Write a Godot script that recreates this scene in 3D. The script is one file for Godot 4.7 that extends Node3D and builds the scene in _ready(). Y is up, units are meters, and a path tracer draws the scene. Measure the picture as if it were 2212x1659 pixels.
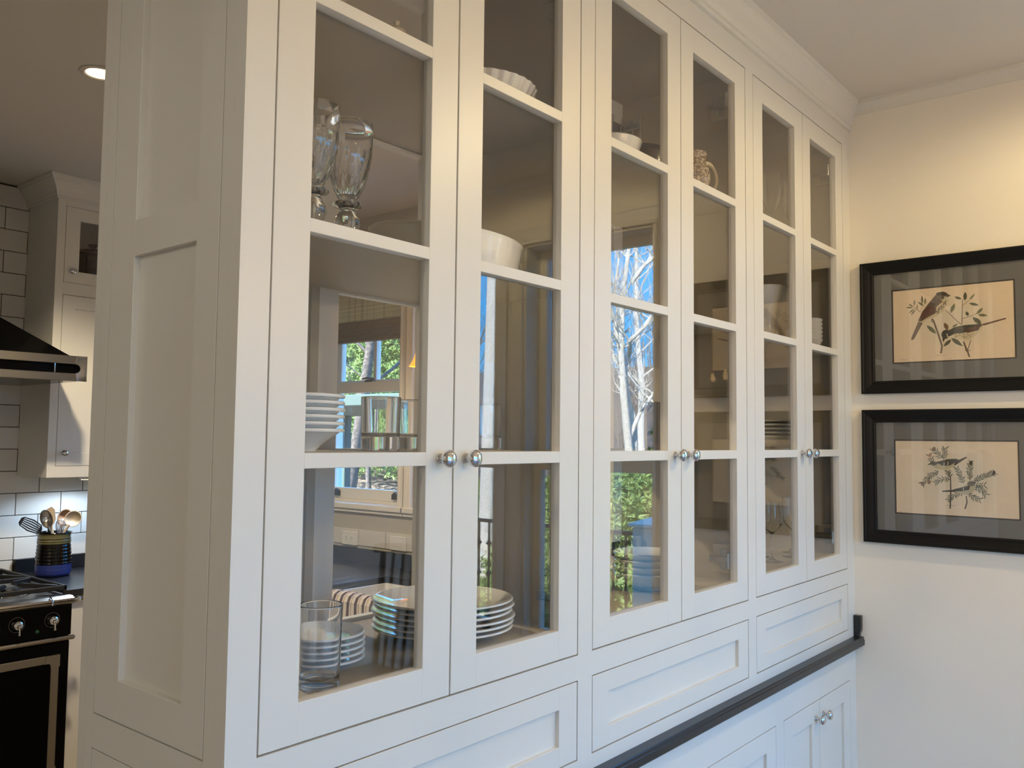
extends Node3D
# A dining room with a built-in glass-door china cabinet; a kitchen lies behind it, a wooded garden outside.
# x runs along the cabinet, y is up, z points from the cabinet front (z = 0) into the dining room. Metres.

const WX := 3.069      # the east wall
const CEIL := 2.757
const ZK := -3.45      # the range wall of the kitchen
const ZB := 3.8        # far wall of the dining room
const XL := -3.2       # west wall
var M := {}
var used := {}

# ---------------------------------------------------------------- mesh building
class MB:
	var v := PackedVector3Array()
	var n := PackedVector3Array()
	var t := PackedVector2Array()
	func tri(a: Vector3, b: Vector3, c: Vector3, na: Vector3, nb: Vector3, nc: Vector3, ua := Vector2.ZERO, ub := Vector2.ZERO, uc := Vector2.ZERO) -> void:
		if (b - a).cross(c - a).dot(na + nb + nc) > 0.0:
			v.append_array([a, c, b]); n.append_array([na, nc, nb]); t.append_array([ua, uc, ub])
		else:
			v.append_array([a, b, c]); n.append_array([na, nb, nc]); t.append_array([ua, ub, uc])
	func quad(a: Vector3, b: Vector3, c: Vector3, d: Vector3, nn: Vector3) -> void:
		var u := [Vector2(0, 1), Vector2(1, 1), Vector2(1, 0), Vector2(0, 0)]
		tri(a, b, c, nn, nn, nn, u[0], u[1], u[2]); tri(a, c, d, nn, nn, nn, u[0], u[2], u[3])
	func box(lo: Vector3, hi: Vector3, bev := 0.0, xf := Transform3D.IDENTITY) -> void:
		var c := (lo + hi) / 2.0
		var h := (hi - lo).abs() / 2.0
		var b := minf(bev, minf(h.x, minf(h.y, h.z)) * 0.9)
		var ax := [Vector3(1, 0, 0), Vector3(0, 1, 0), Vector3(0, 0, 1)]
		for k in 3:
			var p: Vector3 = ax[k]
			var q: Vector3 = ax[(k + 1) % 3]
			var r: Vector3 = ax[(k + 2) % 3]
			var hq := h.dot(q) - b
			var hr := h.dot(r) - b
			for s: float in [-1.0, 1.0]:
				var o: Vector3 = c + p * s * h.dot(p)
				quad(xf * (o - q * hq - r * hr), xf * (o + q * hq - r * hr), xf * (o + q * hq + r * hr), xf * (o - q * hq + r * hr), (xf.basis * (p * s)).normalized())
			if b > 0.0:
				var hp := h.dot(p) - b
				for s: float in [-1.0, 1.0]:
					for w: float in [-1.0, 1.0]:
						var e1: Vector3 = c + q * s * h.dot(q) + r * w * hr
						var e2: Vector3 = c + q * s * hq + r * w * h.dot(r)
						quad(xf * (e1 - p * hp), xf * (e1 + p * hp), xf * (e2 + p * hp), xf * (e2 - p * hp), (xf.basis * (q * s + r * w)).normalized())
		if b > 0.0:
			for i in 8:
				var s := Vector3(1 if i & 1 else -1, 1 if i & 2 else -1, 1 if i & 4 else -1)
				var hb := h - Vector3(b, b, b)
				var nn: Vector3 = (xf.basis * s).normalized()
				tri(xf * (c + s * Vector3(h.x, hb.y, hb.z)), xf * (c + s * Vector3(hb.x, h.y, hb.z)), xf * (c + s * Vector3(hb.x, hb.y, h.z)), nn, nn, nn)
	# adds points near the bends of a profile, so that a bend's smoothing does not reach along a straight wall
	func braced(pr: Array, smooth: float) -> Array:
		var o := [pr[0]]
		for i in pr.size() - 1:
			var a: Vector2 = pr[i]
			var b: Vector2 = pr[i + 1]
			var d := b - a
			var l := d.length()
			if l > 0.006:
				var u := d / l
				if i > 0 and absf(rad_to_deg(d.angle_to(a - pr[i - 1]))) > 16.0: o.append(a + u * 0.0014)
				if i < pr.size() - 2 and absf(rad_to_deg(d.angle_to(pr[i + 2] - b))) > 16.0: o.append(b - u * 0.0014)
			o.append(b)
		return o
	# profile of (radius, height), walked so that the outside is on its right: along the bottom outwards, up, over, down the inside
	func lathe(pr: Array, seg := 32, xf := Transform3D.IDENTITY, smooth := 42.0, flutes := 0, depth := 0.0, twist := 0.0, f0 := 0, f1 := 0, sx := 1.0, sz := 1.0) -> void:
		if flutes == 0: pr = braced(pr, smooth)
		var m := pr.size()
		var sn := []
		for i in m - 1:
			var d: Vector2 = pr[i + 1] - pr[i]
			sn.append(Vector2(d.y, -d.x).normalized())
		for i in m - 1:
			var p: Vector2 = pr[i]
			var q: Vector2 = pr[i + 1]
			if (p - q).length() < 1e-7:
				continue
			var s: Vector2 = sn[i]
			var np := s
			var nq := s
			if i > 0 and absf(rad_to_deg(s.angle_to(sn[i - 1]))) < smooth: np = (s + sn[i - 1]).normalized()
			if i < m - 2 and absf(rad_to_deg(s.angle_to(sn[i + 1]))) < smooth: nq = (s + sn[i + 1]).normalized()
			for k in seg:
				var w := []
				for e in 2:
					var a := TAU * (k + e) / seg
					for z: Array in [[p, np, i], [q, nq, i + 1]]:
						var pt: Vector2 = z[0]
						var nr: Vector2 = z[1]
						var r := pt.x
						var tang := 0.0
						if flutes > 0 and z[2] >= f0 and z[2] <= f1:
							var ph: float = flutes * a + twist * pt.y
							r *= 1.0 + depth * (absf(cos(ph / 2.0)) - 0.6)
							tang = depth * 1.2 * sin(ph) * flutes * 0.5
						var ca := cos(a)
						var sa := sin(a)
						var nn := Vector3(nr.x * ca - tang * sa * absf(nr.x), nr.y, nr.x * sa + tang * ca * absf(nr.x))
						w.append([xf * Vector3(r * ca * sx, pt.y, r * sa * sz), (xf.basis * Vector3(nn.x / sx, nn.y, nn.z / sz)).normalized()])
				if p.x > 1e-6: tri(w[0][0], w[2][0], w[3][0], w[0][1], w[2][1], w[3][1])
				if q.x > 1e-6: tri(w[0][0], w[3][0], w[1][0], w[0][1], w[3][1], w[1][1])
	func tube(pts: Array, rad: Array, sides := 8, cap := true) -> void:
		var m := pts.size()
		var up := Vector3(0.31, 0.87, 0.38)
		var rings := []
		for i in m:
			var d: Vector3 = (pts[mini(i + 1, m - 1)] - pts[maxi(i - 1, 0)]).normalized()
			var x := up.cross(d)
			if x.length() < 0.05: x = Vector3(1, 0, 0).cross(d)
			x = x.normalized()
			var y := d.cross(x).normalized()
			up = y
			var ring := []
			var r: float = rad[i] if rad.size() > 1 else rad[0]
			for k in sides:
				var a := TAU * k / sides
				var nn := x * cos(a) + y * sin(a)
				ring.append([pts[i] + nn * r, nn])
			rings.append(ring)
		for i in m - 1:
			for k in sides:
				var a: Array = rings[i][k]
				var b: Array = rings[i][(k + 1) % sides]
				var c: Array = rings[i + 1][(k + 1) % sides]
				var e: Array = rings[i + 1][k]
				tri(a[0], b[0], c[0], a[1], b[1], c[1]); tri(a[0], c[0], e[0], a[1], c[1], e[1])
		if cap:
			for e: int in [0, m - 1]:
				var nn: Vector3 = (pts[0] - pts[1]).normalized() if e == 0 else (pts[m - 1] - pts[m - 2]).normalized()
				for k in range(1, sides - 1):
					tri(rings[e][0][0], rings[e][k][0], rings[e][k + 1][0], nn, nn, nn)
	# polygon in the frame's xy plane, run out along its z from z0 to z1
	func extrude(poly: PackedVector2Array, z0: float, z1: float, xf := Transform3D.IDENTITY, smooth := 30.0) -> void:
		var area := 0.0
		var m := poly.size()
		for i in m: area += poly[i].cross(poly[(i + 1) % m])
		var sg := 1.0 if area > 0.0 else -1.0
		var ns := []
		for i in m:
			var d := poly[(i + 1) % m] - poly[i]
			ns.append(Vector2(d.y, -d.x).normalized() * sg)
		for i in m:
			var j := (i + 1) % m
			var s: Vector2 = ns[i]
			var a: Vector2 = ns[(i + m - 1) % m]
			var b: Vector2 = ns[j]
			var n0 := (s + a).normalized() if absf(rad_to_deg(s.angle_to(a))) < smooth else s
			var n1 := (s + b).normalized() if absf(rad_to_deg(s.angle_to(b))) < smooth else s
			var m0 := xf.basis * Vector3(n0.x, n0.y, 0)
			var m1 := xf.basis * Vector3(n1.x, n1.y, 0)
			var p0 := xf * Vector3(poly[i].x, poly[i].y, z0)
			var p1 := xf * Vector3(poly[j].x, poly[j].y, z0)
			var p2 := xf * Vector3(poly[j].x, poly[j].y, z1)
			var p3 := xf * Vector3(poly[i].x, poly[i].y, z1)
			tri(p0, p1, p2, m0, m1, m1); tri(p0, p2, p3, m0, m1, m0)
		var ix := Geometry2D.triangulate_polygon(poly)
		for e: float in [z0, z1]:
			var nn := xf.basis * Vector3(0, 0, signf(e - (z0 + z1) / 2.0))
			for k in range(0, ix.size(), 3):
				tri(xf * Vector3(poly[ix[k]].x, poly[ix[k]].y, e), xf * Vector3(poly[ix[k + 1]].x, poly[ix[k + 1]].y, e), xf * Vector3(poly[ix[k + 2]].x, poly[ix[k + 2]].y, e), nn, nn, nn)
	# mitred frame: profile of (inset, height) from the outer foot over the top to the inner foot, in the frame's xy plane
	func ring(r: Rect2, pr: Array, xf := Transform3D.IDENTITY) -> void:
		for i in pr.size() - 1:
			var p: Vector2 = pr[i]
			var q: Vector2 = pr[i + 1]
			var d := q - p
			var s := Vector2(-d.y, d.x).normalized()
			var c := [Vector2(1, 1), Vector2(-1, 1), Vector2(-1, -1), Vector2(1, -1)]
			var k := [r.position, Vector2(r.end.x, r.position.y), r.end, Vector2(r.position.x, r.end.y)]
			var inn := [Vector2(0, 1), Vector2(-1, 0), Vector2(0, -1), Vector2(1, 0)]
			for e in 4:
				var f := (e + 1) % 4
				var w: Vector2 = inn[e]
				var nn := xf.basis * Vector3(w.x * s.x, w.y * s.x, s.y)
				var a: Vector2 = k[e] + c[e] * p.x
				var b: Vector2 = k[f] + c[f] * p.x
				var g: Vector2 = k[f] + c[f] * q.x
				var h: Vector2 = k[e] + c[e] * q.x
				quad(xf * Vector3(a.x, a.y, p.y), xf * Vector3(b.x, b.y, p.y), xf * Vector3(g.x, g.y, q.y), xf * Vector3(h.x, h.y, q.y), nn)
	func ball(c: Vector3, r: Vector3, seg := 16) -> void:
		var pr := []
		for i in seg / 2 + 1:
			var a := PI * i / (seg / 2) - PI / 2
			pr.append(Vector2(cos(a) if i > 0 and i < seg / 2 else 0.0, sin(a)))
		lathe(pr, seg, Transform3D(Basis.from_scale(r), c), 80.0)
	func mesh(off := Vector3.ZERO) -> ArrayMesh:
		var w := v
		if off != Vector3.ZERO:
			w = PackedVector3Array()
			w.resize(v.size())
			for i in v.size(): w[i] = v[i] - off
		var a := []
		a.resize(Mesh.ARRAY_MAX)
		a[Mesh.ARRAY_VERTEX] = w; a[Mesh.ARRAY_NORMAL] = n; a[Mesh.ARRAY_TEX_UV] = t
		var o := ArrayMesh.new()
		o.add_surface_from_arrays(Mesh.PRIMITIVE_TRIANGLES, a)
		return o

# ---------------------------------------------------------------- naming
func numbered(called: String) -> String:
	used[called] = used.get(called, -1) + 1
	return called if used[called] == 0 else "%s_%03d" % [called, used[called]]

func tag(o: Node, label: String, category: String, group := "") -> Node:
	o.set_meta("label", label)
	o.set_meta("category", category)
	if group: o.set_meta("group", group)
	return o

func thing(called: String, label: String, category: String, at := Vector3.ZERO, group := "", turn := 0.0) -> Node3D:
	var o := Node3D.new()
	o.name = numbered(called)
	add_child(o)
	o.position = at
	o.rotation.y = turn
	tag(o, label, category, group)
	return o

func org(p: Node3D) -> Vector3:
	if p == self: return Vector3.ZERO
	while p.get_parent() != self: p = p.get_parent()
	return p.position

# geometry given in world coordinates becomes a part of parent
func part(called: String, mb: MB, m: Material, parent: Node3D, local := false) -> MeshInstance3D:
	var o := MeshInstance3D.new()
	o.mesh = mb.mesh(Vector3.ZERO if local else org(parent))
	o.material_override = m
	o.name = called
	parent.add_child(o, true)
	return o

func inst(called: String, mesh: Mesh, m: Material, parent: Node3D, at: Vector3, basis := Basis.IDENTITY) -> MeshInstance3D:
	var o := MeshInstance3D.new()
	o.mesh = mesh
	o.material_override = m
	o.name = called
	o.transform = Transform3D(basis, at - org(parent))
	parent.add_child(o, true)
	return o

# a thing that is one mesh, its origin at base
func solo(called: String, mb: MB, m: Material, at: Vector3, label: String, category: String, group := "") -> MeshInstance3D:
	var o := MeshInstance3D.new()
	o.mesh = mb.mesh(at)
	o.material_override = m
	o.name = numbered(called)
	o.position = at
	add_child(o)
	tag(o, label, category, group)
	return o

func struct(called: String, mb: MB, m: Material) -> MeshInstance3D:
	var o := MeshInstance3D.new()
	o.mesh = mb.mesh()
	o.material_override = m
	o.name = numbered(called)
	o.set_meta("kind", "structure")
	add_child(o)
	return o

func copy(o: Node3D, at: Vector3, label: String, turn := 0.0) -> Node3D:
	var c: Node3D = o.duplicate()
	var base: String = o.name
	c.name = numbered(base.trim_suffix("_000"))
	add_child(c)
	c.position = at
	c.rotation.y = turn
	c.set_meta("label", label)
	return c

# ---------------------------------------------------------------- materials
func mat(key: String, c: Color, rough := 0.5, metal := 0.0, spec := 0.5) -> StandardMaterial3D:
	var m := StandardMaterial3D.new()
	m.resource_name = key
	m.albedo_color = c
	m.roughness = rough
	m.metallic = metal
	m.metallic_specular = spec
	M[key] = m
	return m

func noise_tex(freq: float, normal := false, sx := 256, strength := 4.0, ramp: Gradient = null, octaves := 4, seedn := 3) -> NoiseTexture2D:
	var f := FastNoiseLite.new()
	f.seed = seedn
	f.frequency = freq
	f.fractal_octaves = octaves
	var t := NoiseTexture2D.new()
	t.width = sx
	t.height = sx
	t.seamless = true
	t.noise = f
	t.as_normal_map = normal
	t.bump_strength = strength
	if ramp: t.color_ramp = ramp
	return t

func ramp2(a: Color, b: Color, p := 0.0, q := 1.0) -> Gradient:
	var g := Gradient.new()
	g.set_color(0, a); g.set_color(1, b)
	g.set_offset(0, p); g.set_offset(1, q)
	return g

func textured(key: String, tex: Texture2D, rough: float, scale: float, normal: Texture2D = null, nscale := 0.3, world := false) -> StandardMaterial3D:
	var m := mat(key, Color.WHITE, rough)
	m.albedo_texture = tex
	m.uv1_triplanar = true
	m.uv1_world_triplanar = world
	m.uv1_scale = Vector3.ONE * scale
	if normal:
		m.normal_enabled = true
		m.normal_texture = normal
		m.normal_scale = nscale
	return m

func materials() -> void:
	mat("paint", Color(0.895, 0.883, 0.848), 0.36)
	mat("paint_shaded", Color(0.67, 0.635, 0.56), 0.42)  # cabinet paint darkened, putting the interior shade into the colour
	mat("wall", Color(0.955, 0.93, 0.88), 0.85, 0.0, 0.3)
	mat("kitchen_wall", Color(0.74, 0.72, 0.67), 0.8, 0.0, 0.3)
	mat("ceiling", Color(0.89, 0.87, 0.84), 0.9, 0.0, 0.2)
	var gl := mat("pane_glass", Color(1, 1, 1, 0.0), 0.0)
	gl.transparency = BaseMaterial3D.TRANSPARENCY_ALPHA
	var wg := mat("window_glass", Color(1, 1, 1, 0.0), 0.0)
	wg.transparency = BaseMaterial3D.TRANSPARENCY_ALPHA
	var cg := mat("clear_glass", Color(1, 1, 1, 0.0), 0.0)
	cg.refraction_enabled = true
	cg.refraction_scale = 0.05
	var pg := mat("plum_glass", Color(0.36, 0.12, 0.17, 0.0), 0.0)
	pg.refraction_enabled = true
	pg.refraction_scale = 0.05
	mat("chrome", Color(0.86, 0.86, 0.87), 0.06, 1.0)
	mat("hinge_steel", Color(0.62, 0.62, 0.62), 0.28, 1.0)
	mat("brushed", Color(0.60, 0.575, 0.545), 0.3, 1.0)
	mat("stoneblack", Color(0.115, 0.12, 0.13), 0.32)
	mat("porcelain", Color(0.93, 0.93, 0.91), 0.08)
	M.porcelain.clearcoat_enabled = true
	M.porcelain.clearcoat = 0.6
	M.porcelain.clearcoat_roughness = 0.03
	mat("frame_black", Color(0.065, 0.063, 0.065), 0.42, 0.0, 0.35)
	mat("matboard", Color(0.43, 0.425, 0.41), 0.9)
	mat("matbevel", Color(0.24, 0.22, 0.21), 0.9)
	mat("enamel", Color(0.012, 0.012, 0.013), 0.14, 0.0, 0.22)
	mat("iron", Color(0.07, 0.07, 0.075), 0.5)
	mat("oven_glass", Color(0.006, 0.006, 0.007), 0.3, 0.0, 0.2)
	mat("tile", Color(0.86, 0.85, 0.82), 0.16)
	mat("tile_warm", Color(0.84, 0.82, 0.78), 0.18)
	mat("grout", Color(0.33, 0.31, 0.28), 0.95)
	mat("outlet_plastic", Color(0.9, 0.9, 0.88), 0.35)
	mat("dark_plastic", Color(0.06, 0.06, 0.06), 0.5)
	mat("dark_wood", Color(0.10, 0.065, 0.05), 0.3)
	mat("spoon_wood", Color(0.56, 0.41, 0.29), 0.55)
	mat("pale_wood", Color(0.76, 0.67, 0.55), 0.55)
	mat("cream_glaze", Color(0.86, 0.80, 0.68), 0.2)
	mat("brown_glaze", Color(0.16, 0.10, 0.08), 0.2)
	mat("blue_glaze", Color(0.17, 0.22, 0.50), 0.35)
	mat("olive_glaze", Color(0.46, 0.44, 0.30), 0.2)
	mat("black_glaze", Color(0.035, 0.028, 0.025), 0.06)
	mat("striped_bowl", Color(0.80, 0.78, 0.74), 0.15)
	mat("green_light", Color(0.02, 0.25, 0.14), 0.3)
	mat("shade_stack", Color(0.33, 0.22, 0.14), 0.8)
	mat("deck_wood", Color(0.52, 0.45, 0.38), 0.8)
	mat("outdoor_white", Color(0.88, 0.86, 0.81), 0.6)
	mat("pavilion_paint", Color(0.23, 0.31, 0.29), 0.7)
	mat("spoon_steel", Color(0.84, 0.82, 0.79), 0.24, 1.0)
	mat("outdoor_roof", Color(0.30, 0.30, 0.31), 0.9)
	mat("wood_floor", Color(0.56, 0.51, 0.45), 0.35)
	var g := ramp2(Color(0.76, 0.75, 0.70), Color(0.97, 0.97, 0.94), 0.3, 0.62)
	g.add_point(0.42, Color(0.83, 0.82, 0.77))
	textured("bark", noise_tex(0.05, false, 256, 4.0, g), 0.9, 1.6)
	textured("bark_dark", noise_tex(0.04, false, 256, 4.0, ramp2(Color(0.40, 0.36, 0.32), Color(0.62, 0.57, 0.51), 0.3, 0.7), 4, 8), 0.9, 1.2)
	textured("bark_shaded", noise_tex(0.04, false, 256, 4.0, ramp2(Color(0.20, 0.19, 0.18), Color(0.36, 0.34, 0.31), 0.3, 0.7), 4, 12), 0.9, 1.2)  # bark darkened to put shade into the leaning trunks
	g = ramp2(Color(0.27, 0.24, 0.205), Color(0.53, 0.49, 0.44), 0.3, 0.7)
	textured("leaf_litter", noise_tex(0.06, false, 512, 4.0, g, 5, 5), 0.95, 0.35, null, 0.3, true)
	var nee := mat("needles", Color(0.44, 0.54, 0.30), 0.7)
	nee.backlight_enabled = true
	nee.backlight = Color(0.25, 0.34, 0.10)
	var lf := mat("bush_leaf", Color(0.56, 0.66, 0.40), 0.6)
	lf.backlight_enabled = true
	lf.backlight = Color(0.3, 0.4, 0.12)
	var sh := mat("bulb_glow", Color(1, 0.9, 0.7), 0.3)
	sh.emission_enabled = true
	sh.emission = Color(1.0, 0.80, 0.50)
	sh.emission_energy_multiplier = 9.0
	var ds := mat("downlight_glow", Color(1, 0.95, 0.85), 0.5)
	ds.emission_enabled = true
	ds.emission = Color(1.0, 0.86, 0.66)
	ds.emission_energy_multiplier = 5.0
	var am := mat("amber_glow", Color(0.9, 0.6, 0.2), 0.3)
	am.emission_enabled = true
	am.emission = Color(1.0, 0.60, 0.16)
	am.emission_energy_multiplier = 1.3
	# woven grass cloth: crossing threads of uneven tone
	var im := Image.create(256, 256, false, Image.FORMAT_RGB8)
	var rg := RandomNumberGenerator.new()
	rg.seed = 11
	var row := []
	var colm := []
	for i in 256:
		row.append(rg.randf()); colm.append(rg.randf())
	for y in 256:
		for x in 256:
			var k: float = 0.70 + 0.26 * row[y] + (0.10 * rg.randf()) - (0.28 if colm[x] > 0.93 else 0.0)
			im.set_pixel(x, y, Color(k * 0.94, k * 0.90, k * 0.80))
	var wv := mat("grasscloth", Color.WHITE, 0.9)
	wv.albedo_texture = ImageTexture.create_from_image(im)
	wv.backlight_enabled = true
	wv.backlight = Color(0.75, 0.72, 0.6)
	# striped cotton: printed bands
	im = Image.create(256, 8, false, Image.FORMAT_RGB8)
	for x in 256:
		var p := fmod(x / 256.0 * 9.0, 1.0)
		var c := Color(0.88, 0.84, 0.78)
		if p < 0.34: c = Color(0.30, 0.20, 0.17)
		elif p > 0.52 and p < 0.60: c = Color(0.55, 0.42, 0.36)
		for y in 8: im.set_pixel(x, y, c)
	var tw := mat("striped_cotton", Color.WHITE, 0.85)
	tw.albedo_texture = ImageTexture.create_from_image(im)

# ---------------------------------------------------------------- start
func _ready() -> void:
	var cam := Camera3D.new()
	cam.name = "camera"
	var yaw := 0.8821
	var pitch := 0.0638
	var roll := 0.0107
	var f := Vector3(sin(yaw) * cos(pitch), sin(pitch), -cos(yaw) * cos(pitch))
	var r := Vector3(cos(yaw), 0, sin(yaw))
	var u := r.cross(f)
	cam.transform = Transform3D(Basis(cos(roll) * r + sin(roll) * u, cos(roll) * u - sin(roll) * r, -f), Vector3(0, 1.567, 1.0))
	cam.fov = rad_to_deg(2.0 * atan(829.5 / 1876.08))
	cam.near = 0.02
	cam.far = 400.0
	add_child(cam)
	cam.current = true
	var we := WorldEnvironment.new()
	we.name = "environment"
	var e := Environment.new()
	var sm := ProceduralSkyMaterial.new()
	sm.sky_top_color = Color(0.24, 0.60, 0.93)
	sm.sky_horizon_color = Color(0.28, 0.735, 1.0)
	sm.sky_curve = 0.12
	sm.ground_bottom_color = Color(0.35, 0.30, 0.22)
	sm.ground_horizon_color = Color(0.45, 0.42, 0.38)
	var sky := Sky.new()
	sky.sky_material = sm
	e.background_mode = Environment.BG_SKY
	e.sky = sky
	e.background_energy_multiplier = 8.4
	e.tonemap_mode = Environment.TONE_MAPPER_LINEAR
	e.tonemap_exposure = 1.0
	e.sdfgi_enabled = true
	e.ssao_enabled = true
	e.ssil_enabled = true
	we.environment = e
	add_child(we)
	var sun := DirectionalLight3D.new()
	sun.name = "sun"
	sun.light_color = Color(1.0, 0.97, 0.92)
	sun.light_energy = 11.0
	sun.light_angular_distance = 0.6
	sun.sky_mode = DirectionalLight3D.SKY_MODE_LIGHT_ONLY
	sun.shadow_enabled = true
	add_child(sun)
	sun.look_at_from_position(Vector3.ZERO, Vector3(0.74, -0.50, 0.20), Vector3.UP)

	materials()
	room()
	windows()
	cabinets()
	cabinet_contents()
	pictures()
	kitchen()
	lamps()
	chair()
	outside()

func light(l: Light3D, called: String, c: Color, energy: float, size: float, at: Vector3, parent: Node3D) -> void:
	l.name = called
	l.light_color = c
	l.light_energy = energy
	l.light_size = size
	l.shadow_enabled = true
	if l is OmniLight3D:
		l.omni_range = 14.0
		l.omni_attenuation = 2.0
	elif l is SpotLight3D:
		l.spot_range = 14.0
		l.spot_attenuation = 2.0
	parent.add_child(l)
	l.position = at - org(parent)

# ---------------------------------------------------------------- the shell
# a wall across x (thickness x0..x1) with openings given as [z0, z1, y0, y1], sorted by z
func wall_x(mb: MB, x0: float, x1: float, za: float, zb: float, holes: Array, y1 := CEIL) -> void:
	var z := za
	for h: Array in holes:
		mb.box(Vector3(x0, 0, z), Vector3(x1, y1, h[0]))
		mb.box(Vector3(x0, 0, h[0]), Vector3(x1, h[2], h[1]))
		mb.box(Vector3(x0, h[3], h[0]), Vector3(x1, y1, h[1]))
		z = h[1]
	mb.box(Vector3(x0, 0, z), Vector3(x1, y1, zb))

const WIN_D := [[0.752, 1.436], [1.597, 2.110]]        # dining windows, openings along z
const WIN_K := [[-2.915, -2.262], [-2.165, -1.72]]     # kitchen windows

func room() -> void:
	var mb := MB.new()
	wall_x(mb, WX, WX + 0.16, -0.42, ZB + 0.15, [[WIN_D[0][0], WIN_D[0][1], 0.67, 2.456], [WIN_D[1][0], WIN_D[1][1], 0.67, 2.456]])
	struct("wall_right", mb, M.wall)
	mb = MB.new()
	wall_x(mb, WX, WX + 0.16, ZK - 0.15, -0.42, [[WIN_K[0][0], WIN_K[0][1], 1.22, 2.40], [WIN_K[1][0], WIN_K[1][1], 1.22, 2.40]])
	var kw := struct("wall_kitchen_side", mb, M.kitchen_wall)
	mb = MB.new()
	mb.box(Vector3(XL - 0.15, 0, ZK - 0.15), Vector3(WX, CEIL, ZK))
	var kb := struct("wall_back", mb, M.grout)
	mb = MB.new()
	mb.box(Vector3(XL - 0.15, 0, ZK), Vector3(XL, CEIL, ZB + 0.15))
	struct("wall_left", mb, M.wall)
	mb = MB.new()   # far wall of the dining room with a wide opening added to let in daylight
	mb.box(Vector3(XL, 0, ZB), Vector3(-0.4, CEIL, ZB + 0.15))
	mb.box(Vector3(2.6, 0, ZB), Vector3(WX, CEIL, ZB + 0.15))
	mb.box(Vector3(-0.4, 2.3, ZB), Vector3(2.6, CEIL, ZB + 0.15))
	struct("wall_front", mb, M.wall)
	mb = MB.new()
	mb.box(Vector3(XL - 0.15, -0.12, ZK - 0.15), Vector3(WX + 0.16, 0, ZB + 0.15))
	struct("floor", mb, M.wood_floor)
	mb = MB.new()
	mb.box(Vector3(XL - 0.5, CEIL, ZK - 0.5), Vector3(WX + 0.42, CEIL + 0.2, ZB + 0.5))
	struct("ceiling", mb, M.ceiling)
	mb = MB.new()   # the roof over the house, its eaves shading the deck
	mb.extrude(PackedVector2Array([Vector2(-4.4, 2.96), Vector2(3.75, 2.96), Vector2(3.75, 3.1), Vector2(-0.2, 5.4), Vector2(-4.4, 3.1)]), ZK - 0.7, ZB + 0.7)
	struct("roof", mb, M.outdoor_roof)
	# crown over the cabinet and along the right wall
	mb = MB.new()
	var cr := PackedVector2Array([Vector2(-0.02, 2.664), Vector2(0.008, 2.664), Vector2(0.0125, 2.668), Vector2(0.0135, 2.674), Vector2(0.0125, 2.680), Vector2(0.009, 2.683), Vector2(0.009, 2.687), Vector2(0.014, 2.692), Vector2(0.0185, 2.703), Vector2(0.0235, 2.718), Vector2(0.031, 2.731), Vector2(0.040, 2.7395), Vector2(0.0405, 2.7445), Vector2(0.0455, 2.7465), Vector2(0.0465, 2.757), Vector2(-0.02, 2.757)])
	mb.extrude(cr, 0.60, WX, Transform3D(Basis(Vector3(0, 0, 1), Vector3(0, 1, 0), Vector3(1, 0, 0)), Vector3.ZERO), 50.0)
	struct("trim_1", mb, M.paint)
	mb = MB.new()
	var wc := PackedVector2Array([Vector2(0, 2.715), Vector2(0.006, 2.715), Vector2(0.0085, 2.719), Vector2(0.009, 2.725), Vector2(0.013, 2.733), Vector2(0.020, 2.741), Vector2(0.027, 2.745), Vector2(0.0275, 2.749), Vector2(0.031, 2.750), Vector2(0.031, 2.757), Vector2(0, 2.757)])
	mb.extrude(wc, 0.002, ZB, Transform3D(Basis(Vector3(-1, 0, 0), Vector3(0, 1, 0), Vector3(0, 0, 1)), Vector3(WX, 0, 0)), 50.0)
	struct("trim_2", mb, M.paint)
	mb = MB.new()
	mb.box(Vector3(WX - 0.016, 0, 0.02), Vector3(WX, 0.14, ZB), 0.003)
	struct("baseboard_right", mb, M.paint)
	# tiles of the range wall: running bond, set where the photograph shows them
	var rg := RandomNumberGenerator.new()
	rg.seed = 5
	var tm := MB.new()
	tm.box(Vector3(-0.1017, -0.0504, 0), Vector3(0.1017, 0.0504, 0.007), 0.0012)
	var tmesh := tm.mesh()
	var hm := MB.new()
	hm.box(Vector3(-0.1017, -0.0415, 0), Vector3(0.1017, 0.0415, 0.007), 0.0012)
	for k in 18:
		var y := 1.0271 + 0.1043 * k
		if y > 2.75: break
		var shift := 0.0 if k % 2 == 0 else 0.1035
		for j in range(-2, 5):
			var x := 1.708 + 0.1035 + shift + 0.207 * j
			if x < 1.15 or x > 2.5: continue
			if y > 1.37 and x - 0.1 > 1.71: continue
			inst("tile", tmesh, M.tile if rg.randf() < 0.6 else M.tile_warm, kb, Vector3(x, y, ZK))
	for j in 3: inst("tile", tmesh, M.tile_warm, kb, Vector3(1.6045 - 0.207 * j, 0.9227, ZK))
	# one course of tiles under the kitchen window
	for j in 9:
		inst("tile", hm.mesh() if j == 0 else kw.get_child(0).mesh, M.tile, kw, Vector3(WX, 1.0435, -3.392 + 0.2085 * j + 0.313), Basis(Vector3.UP, -PI / 2))

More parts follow.
